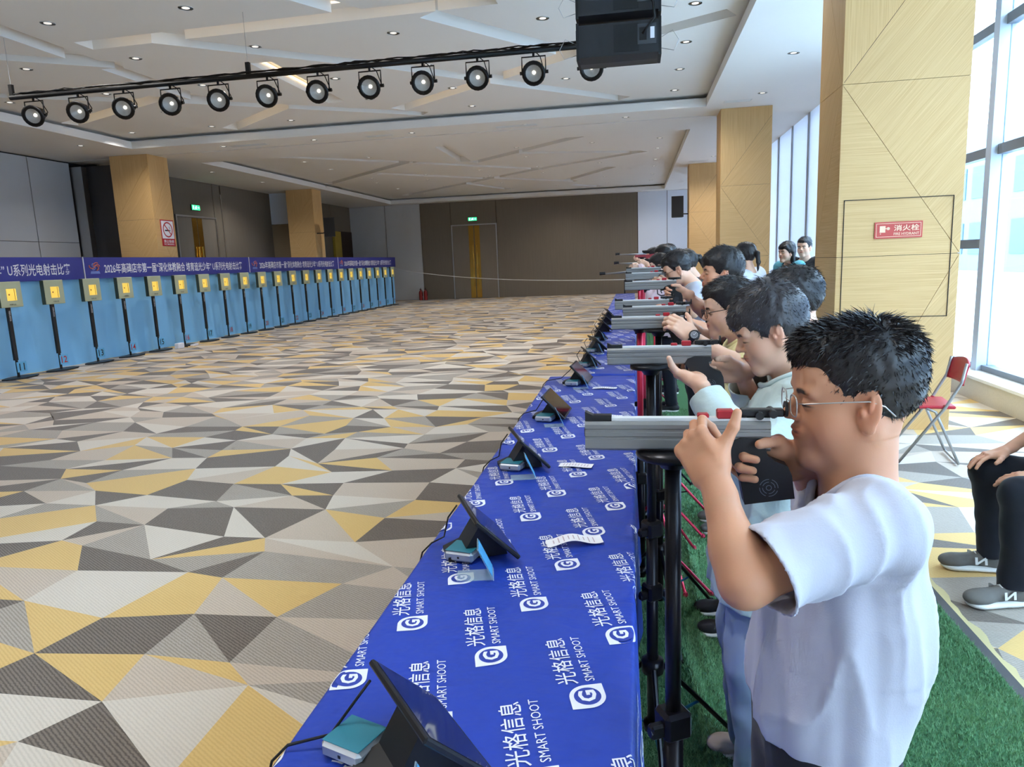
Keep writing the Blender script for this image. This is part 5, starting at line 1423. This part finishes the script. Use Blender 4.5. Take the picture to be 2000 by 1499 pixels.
def make_glasses(root, b3, F, m, r=.0011, w=.019, hgt=.017, lens=True):
    g = MB(); P = lambda x, y, z: tuple(F.p(x, y, z)-b3)
    for sg in (-1, 1):
        c = .0315*sg; pts = []
        for k in range(21):
            a = 2*PI*k/20; ca, sa = math.cos(a), math.sin(a)
            pts.append(P(.102-.05*abs(c+w*np.sign(ca)*abs(ca)**.6)**1.3, c+w*np.sign(ca)*abs(ca)**.6, -.003+hgt*np.sign(sa)*abs(sa)**.6))
        g.tube(pts, r*F.k, 6, 0, False)
        g.tube([P(.098, .051*sg, .004), P(.094, .066*sg, .006), P(.04, .0755*sg, .009), P(.004, .080*sg, .010), P(-.018, .081*sg, .002), P(-.034, .079*sg, -.014)], r*F.k, 6)
    g.tube([P(.1015, -.0135, .0), P(.106, 0, .004), P(.1015, .0135, .0)], r*F.k, 6)
    o = g.build('glasses', m, root, True)
    return o
# ================================================================ people at the firing line
SK1 = srgb(208, 150, 116); SK2 = srgb(226, 178, 150); SK3 = srgb(230, 186, 160); SK4 = srgb(216, 160, 130)
M_TEE_W = cloth_mat('white_cotton', srgb(194, 194, 206)); M_TEE_Y = cloth_mat('pale_yellow_cotton', srgb(236, 226, 170)); M_TEE_K = cloth_mat('black_cotton', srgb(30, 30, 34))
M_JKT = cloth_mat('sage_nylon', srgb(190, 206, 204), .6, .1, 120); M_DENIM = cloth_mat('pale_denim', srgb(150, 168, 190)); M_BLK = cloth_mat('black_trouser_cloth', srgb(30, 32, 40))
M_GREY = cloth_mat('grey_cotton', srgb(120, 124, 132)); M_SHOE_B = mat('beige_sneaker', srgb(200, 184, 172), .7, var=.06, vscale=30); M_SOLE = mat('white_rubber', srgb(226, 224, 218), .6)
M_SHOE_K = mat('black_sneaker', srgb(30, 30, 34), .7); M_SHOE_G = mat('grey_sneaker', srgb(110, 106, 100), .8, var=.15, vscale=40)
M_WIRE = mat('silver_wire', srgb(200, 196, 190), .3, .9); M_FRAME_K = mat('dark_glasses_frame', srgb(50, 32, 34), .4)
UP = A(0, 0, 1)
FIST = ((.55, 1.25, .8),)*4
# nearest boy
hands1 = hand_ops(A(.108, 1.005, 1.285), A(-.42, .58, .66), A(-.55, -.80, .30), True, ((.75, 1.35, .7), (.8, 1.4, .7), (.85, 1.4, .7), (.9, 1.35, .7)), .142, .06, (.45, .85, .05))
hands1r = hand_ops(A(.262, 1.185, 1.262), A(-1, -.12, .03), A(.0, 1, .2), False, ((.5, 1.3, .9),)*4, .155, .05, (1.0, .25, .75))
figure('boy in a white T-shirt and thin wire glasses aiming the nearest pistol', (.296, 1.14), (-1, 0), (A(.333, 1.155, 1.372), A(-1, -.03, -.02), UP, .96), 1.5,
       {'L': ((.318, 1.0, 1.222), (.140, .925, 1.168), (.108, 1.005, 1.285), hands1), 'R': ((.325, 1.29, 1.215), (.375, 1.36, 1.04), (.262, 1.185, 1.262), hands1r)},
       SK1, dict(style='crop', m=M_HAIR, strands=9000, top=.004, side=.004, spike=.7), dict(mat=M_TEE_W, hem=.85, sleeve=.84, cuff=.062, grow=.008, loose=.010, fold=.012, h=.005, slim=1, neck=.066, scoop=.2),
       dict(mat=M_BLK, length=.48, wide=.02, name='shorts'), dict(mat=M_SHOE_K, sole=M_SOLE), 'young shooters', h=.006, hh=.0022, specs=dict(m=M_WIRE), seed=4, torso=(.340, 1.14, 1.240), bulk=.80)
# second boy, jacket
hands2 = hand_ops(A(.165, 1.972, 1.258), A(-.38, .90, .12), A(-.1, -.12, -1), True, ((.25, 1.0, .6),)*4, .155, .06, (.05, .75, .7))
hands2r = hand_ops(A(.300, 2.13, 1.262), A(-1, -.12, .03), A(.0, 1, .2), False, ((.5, 1.3, .9),)*4, .158, .05, (1.0, .25, .75))
figure('boy with greying dark hair in a sage jacket aiming the second pistol', (.37, 2.06), (-1, 0), (A(.372, 2.06, 1.388), A(-.93, -.02, -.34), A(-.3, 0, 1), .985), 1.55,
       {'L': ((.43, 1.89, 1.185), (.27, 1.80, 1.09), (.165, 1.972, 1.258), hands2), 'R': ((.43, 2.25, 1.19), (.40, 2.30, 1.05), (.300, 2.13, 1.262), hands2r)},
       SK2, dict(style='fringe', m=M_HAIR_G, strands=6000, top=.020, side=.010, spike=.1), dict(mat=M_JKT, hem=.64, sleeve=1.8, cuff=.036, loose=.02, grow=.02, fold=.012, name='jacket', neck=.075),
       dict(mat=M_DENIM, wide=.045, grow=.02, fold=.010), dict(mat=M_SHOE_B, sole=M_SOLE), 'young shooters', h=.006, hh=.003, seed=9, torso=(.435, 2.06, 1.235))
# ---- the rest of the line
GRIP = ((.5, 1.3, .9),)*4
# boy behind the jacket, mostly hidden
figure('boy with short black hair and white collar standing behind the boy in the sage jacket', (.60, 2.66), (-1, 0), (A(.543, 2.63, 1.418), A(-1, 0, -.12), UP, 1.0), 1.56,
       {'L': ((.62, 2.47, 1.22), (.58, 2.43, .99), (.47, 2.50, .86), None), 'R': ((.62, 2.81, 1.22), (.58, 2.87, .99), (.47, 2.80, .86), None)},
       SK3, dict(style='crop', m=M_HAIR, strands=3500, top=.008, side=.005, spike=.2), dict(mat=M_TEE_W, hem=.74, sleeve=.8), dict(mat=M_BLK), dict(mat=M_SHOE_K, sole=M_SOLE), 'young shooters', h=.008, hh=.004, seed=12)
# boy in yellow, glasses and wrist watch
h4 = hand_ops(A(.222, 2.86, 1.285), A(-.72, .30, .55), A(.15, -.75, .45), True, ((.35, .7, .5),)*4, .168, .08, (.8, .75, .2), 1.1)
h4r = hand_ops(A(.27, 3.05, 1.275), A(-1, -.1, .05), A(0, 1, .1), False, GRIP, .16, .05, (1, .25, .75))
figure('boy with dark glasses and a wristwatch in a yellow T-shirt', (.40, 3.0), (-1, 0), (A(.372, 2.985, 1.378), A(-.97, -.10, -.12), UP, .98), 1.52,
       {'L': ((.45, 2.84, 1.20), (.425, 2.775, 1.155), (.222, 2.86, 1.285), h4), 'R': ((.45, 3.17, 1.20), (.43, 3.22, 1.06), (.27, 3.05, 1.275), h4r)},
       SK3, dict(style='crop', m=M_HAIR, strands=3500, top=.014, side=.004, spike=.2), dict(mat=M_TEE_Y, hem=.72, sleeve=.8, cuff=.06), dict(mat=M_GREY, wide=.01), dict(mat=M_SHOE_K, sole=M_SOLE), 'young shooters', h=.007, hh=.0032, seed=15, fat=.005, specs=dict(m=M_FRAME_K, r=.0016), torso=(.435, 3.0, 1.245))
# black-shirted boy with two pistols in reach
h5 = hand_ops(A(.192, 3.90, 1.285), A(-.85, .2, .35), A(.2, -.8, .45), True, ((.5, .8, .5),)*4, .17, .08, (.9, .5, .3), 1.1)
h5r = hand_ops(A(.285, 4.215, 1.385), A(-.97, -.08, .12), A(-.1, 1, .3), False, GRIP, .165, .05, (1, .25, .6))
figure('broad-faced boy in a black T-shirt stretching one arm out with a pistol', (.53, 4.15), (-1, 0), (A(.478, 4.16, 1.490), A(-.98, -.1, .06), UP, 1.10), 1.68,
       {'L': ((.52, 3.96, 1.30), (.40, 3.88, 1.18), (.192, 3.90, 1.285), h5), 'R': ((.52, 4.36, 1.32), (.40, 4.30, 1.27), (.285, 4.215, 1.385), h5r)},
       SK4, dict(style='fringe', m=M_HAIR, strands=3500, top=.018, side=.010, spike=.1), dict(mat=M_TEE_K, hem=.78, sleeve=.8, cuff=.06), dict(mat=M_BLK), dict(mat=M_SHOE_G, sole=M_SOLE), 'young shooters', h=.008, hh=.0038, seed=18, fat=.010, bulk=1.1)
# boy in white with glasses, leaning in
h6 = hand_ops(A(.235, 5.30, 1.40), A(-.9, .25, .3), A(.2, -.8, .4), True, ((.5, .8, .5),)*4, .165, .08, (.9, .5, .3))
h6r = hand_ops(A(.28, 5.46, 1.40), A(-1, -.1, .05), A(0, 1, .1), False, GRIP, .16, .05, (1, .25, .7))
figure('boy in a white T-shirt and thin dark glasses bending over his pistol', (.56, 5.4), (-1, 0), (A(.312, 5.41, 1.500), A(-.92, -.04, -.38), A(-.35, 0, 1), 1.04), 1.66,
       {'L': ((.43, 5.22, 1.34), (.40, 5.15, 1.20), (.235, 5.30, 1.40), h6), 'R': ((.43, 5.58, 1.34), (.41, 5.62, 1.20), (.28, 5.46, 1.40), h6r)},
       SK2, dict(style='crop', m=M_HAIR, strands=2500, top=.014, side=.006, spike=.1), dict(mat=M_TEE_W, hem=.80, sleeve=.85, cuff=.062, grow=.016), dict(mat=M_GREY), dict(mat=M_SHOE_K, sole=M_SOLE), 'young shooters', h=.008, hh=.004, seed=21, specs=dict(m=M_FRAME_K, r=.0013), torso=(.425, 5.40, 1.375))
# girls and farther shooters
def simple(label, head, H, base, face, top, hair='crop', skin=SK3, arm=None, bottom=M_BLK, seed=30, h=.011, hh=.006, strands=900, eye='shut', cuff=.06, sleeve=.8, hk=1.0, up=UP, fwd=None, **kw):
    f = nrm(A(face[0], face[1], 0)); l = np.cross(A(0, 0, 1), f); hd = A(*head); nb = hd-f*.04-A(0, 0, .14)
    arms = {}
    for sd, q in (('L', 1), ('R', -1)):
        S = nb+l*.17*q-A(0, 0, .035)
        if arm: E_ = S+f*.12-A(0, 0, .16)+l*.03*q; W = A(*arm)+l*.035*q; ho = hand_ops(W, nrm(f+A(0, 0, .1)), l*q+A(0, 0, .3), q > 0, GRIP, .16, .05, (1, .3, .6))
        else: E_ = S-A(0, 0, .25)+l*.03*q-f*.02; W = E_+f*.1-A(0, 0, .2); ho = hand_ops(W, nrm(f*.3-A(0, 0, 1)), l*q, q > 0, ((.2, .4, .3),)*4, .16, .08)
        arms[sd] = (S, E_, W, ho)
    return figure(label, base, face, (hd, fwd if fwd is not None else f, up, hk), H, arms, skin, dict(style=hair, m=M_HAIR, strands=strands, top=.014, side=.008), dict(mat=top, hem=.5*H, sleeve=sleeve, cuff=cuff), dict(mat=bottom), dict(mat=M_SHOE_K, sole=M_SOLE), kw.pop('group', 'young shooters'), h=h, hh=hh, seed=seed, eye=eye, **kw)
M_PINK = cloth_mat('pale_pink_cotton', srgb(226, 196, 200)); M_STR = cloth_mat('white_grey_cotton', srgb(206, 210, 222)); M_TEAL = cloth_mat('teal_cotton', srgb(90, 160, 178)); M_NAVY = cloth_mat('navy_cotton', srgb(40, 42, 58))
simple('dark-haired girl with a low ponytail at the line behind the boy in white', (.42, 6.22, 1.515), 1.62, (.50, 6.25), (-1, 0), M_TEE_K, 'tied', arm=(.27, 6.22, 1.43), seed=31, fwd=A(-.95, 0, -.3), up=A(-.3, 0, 1))
simple('small child in a pale pink long-sleeved top reaching for a rifle', (.245, 7.5, 1.50), 1.60, (.33, 7.5), (-1, 0), M_PINK, 'fringe', arm=(.06, 7.45, 1.49), seed=32, sleeve=1.8, cuff=.04)
simple('dark-haired child in grey standing taller beyond the pink sleeve', (.325, 8.5, 1.60), 1.72, (.38, 8.5), (-1, 0), M_GREY, 'fringe', arm=(.14, 8.5, 1.52), seed=33)
simple('shooter in navy beside the tallest dark-haired child', (.42, 9.5, 1.62), 1.74, (.47, 9.5), (-1, 0), M_NAVY, 'crop', arm=(.22, 9.4, 1.50), seed=34)
simple('farthest shooter at the line, in a white top', (.27, 11.0, 1.60), 1.72, (.33, 11.0), (-1, 0), M_TEE_W, 'crop', arm=(.1, 10.75, 1.58), seed=35, h=.014, hh=.008)
simple('ponytailed girl in a loose white-grey shirt with her back to the viewer', (1.01, 7.0, 1.565), 1.68, (1.05, 6.98), (-.75, .65), M_STR, 'tied', seed=36, h=.009, hh=.005, strands=1500, group='people behind the line')
simple('woman with long dark hair and a teal top standing by the windows', (1.775, 9.0, 1.585), 1.70, (1.80, 9.0), (-.85, -.5), M_TEAL, 'long', seed=37, h=.009, hh=.005, eye='open', strands=1500, group='people behind the line')
simple('young man in black half hidden behind the nearest column', (2.035, 9.3, 1.635), 1.75, (2.05, 9.32), (-.55, -.85), M_TEE_K, 'crop', seed=38, h=.009, hh=.005, eye='open', strands=1500, group='people behind the line')
# seated adult, knees and hands in view
sl = [(A(2.06, 3.36, .50), A(1.66, 3.33, .50), A(1.66, 3.31, .085)), (A(2.06, 3.58, .50), A(1.67, 3.66, .52), A(1.72, 3.67, .085))]
hsL = hand_ops(A(1.76, 3.36, .592), A(-.9, .22, -.26), A(-.25, -.1, 1), True, ((.15, .35, .2), (.12, .3, .2), (.15, .35, .2), (.2, .35, .2)), .185, .35, (.8, .75, .1))
hsR = hand_ops(A(1.735, 3.64, .622), A(-.9, -.1, -.25), A(-.25, .1, 1), False, ((.15, .35, .2), (.12, .3, .2), (.15, .35, .2), (.2, .35, .2)), .185, .25, (.8, .75, .1))
figure('seated adult in black trousers and grey sneakers with hands on knees', (2.06, 3.47), (-1, 0), (A(2.03, 3.47, 1.22), A(-1, 0, -.05), UP, 1.1), 1.72,
       {'L': ((2.10, 3.27, 1.01), (2.02, 3.22, .76), (1.76, 3.36, .592), hsL), 'R': ((2.10, 3.67, 1.01), (2.02, 3.73, .77), (1.735, 3.64, .622), hsR)},
       SK4, dict(style='crop', m=M_HAIR, strands=1500, top=.014, side=.007), dict(mat=M_NAVY, hem=.47, sleeve=.8), dict(mat=M_BLK, fold=.007, grow=.012), dict(mat=M_SHOE_G, sole=M_SOLE, dirs=((-1, -.25, 0), (-1, .05, 0)), k=1.12, mark='N'), 'people behind the line', h=.007, hh=.004, seed=41, legs=sl, eye='open', pelvis=(2.08, 3.47, .54))
# wristwatch on the boy in yellow
wd_ = nrm(A(-.72, .30, .55)); wc = A(.226, 2.856, 1.281)
wt = thing('wristwatch', 'black wristwatch with a pale dial on the wrist of the boy in yellow', 'watch', tuple(wc))
tq = nrm(np.cross(wd_, A(.15, -.9, .2))); nq = np.cross(tq, wd_)
if nq[1] > 0: nq = -nq
Mw = Matrix(((wd_[0], tq[0], nq[0], 0), (wd_[1], tq[1], nq[1], 0), (wd_[2], tq[2], nq[2], 0), (0, 0, 0, 1)))
MB().lathe([(.026, -.011), (.0295, -.011), (.0295, .011), (.026, .011), (.026, -.011)], 24, 0, Mw @ rotm('Y', PI/2), False).build('strap', m_gunk, wt, True)
MB().lathe([(.019, .024), (.021, .026), (.021, .035), (.017, .037), (.001, .0368)], 24, 0, Mw).build('case', m_gunk, wt, True)
MB().lathe([(.0145, .0372), (.001, .0373)], 20, 0, Mw).build('dial', mat('watch_dial', srgb(120, 122, 128), .3), wt)
wm = MB()
for a_ in range(12): wm.lathe([(.0012, .0376), (.0001, .0377)], 6, 0, Mw @ trans(.0125*math.cos(a_*PI/6), .0125*math.sin(a_*PI/6), 0))
wm.box((-.0006, 0, .0375), (.0006, .010, .038), 0, Mw).box((0, -.0006, .0375), (.007, .0006, .038), 0, Mw).build('dial_marks', m_print, wt)
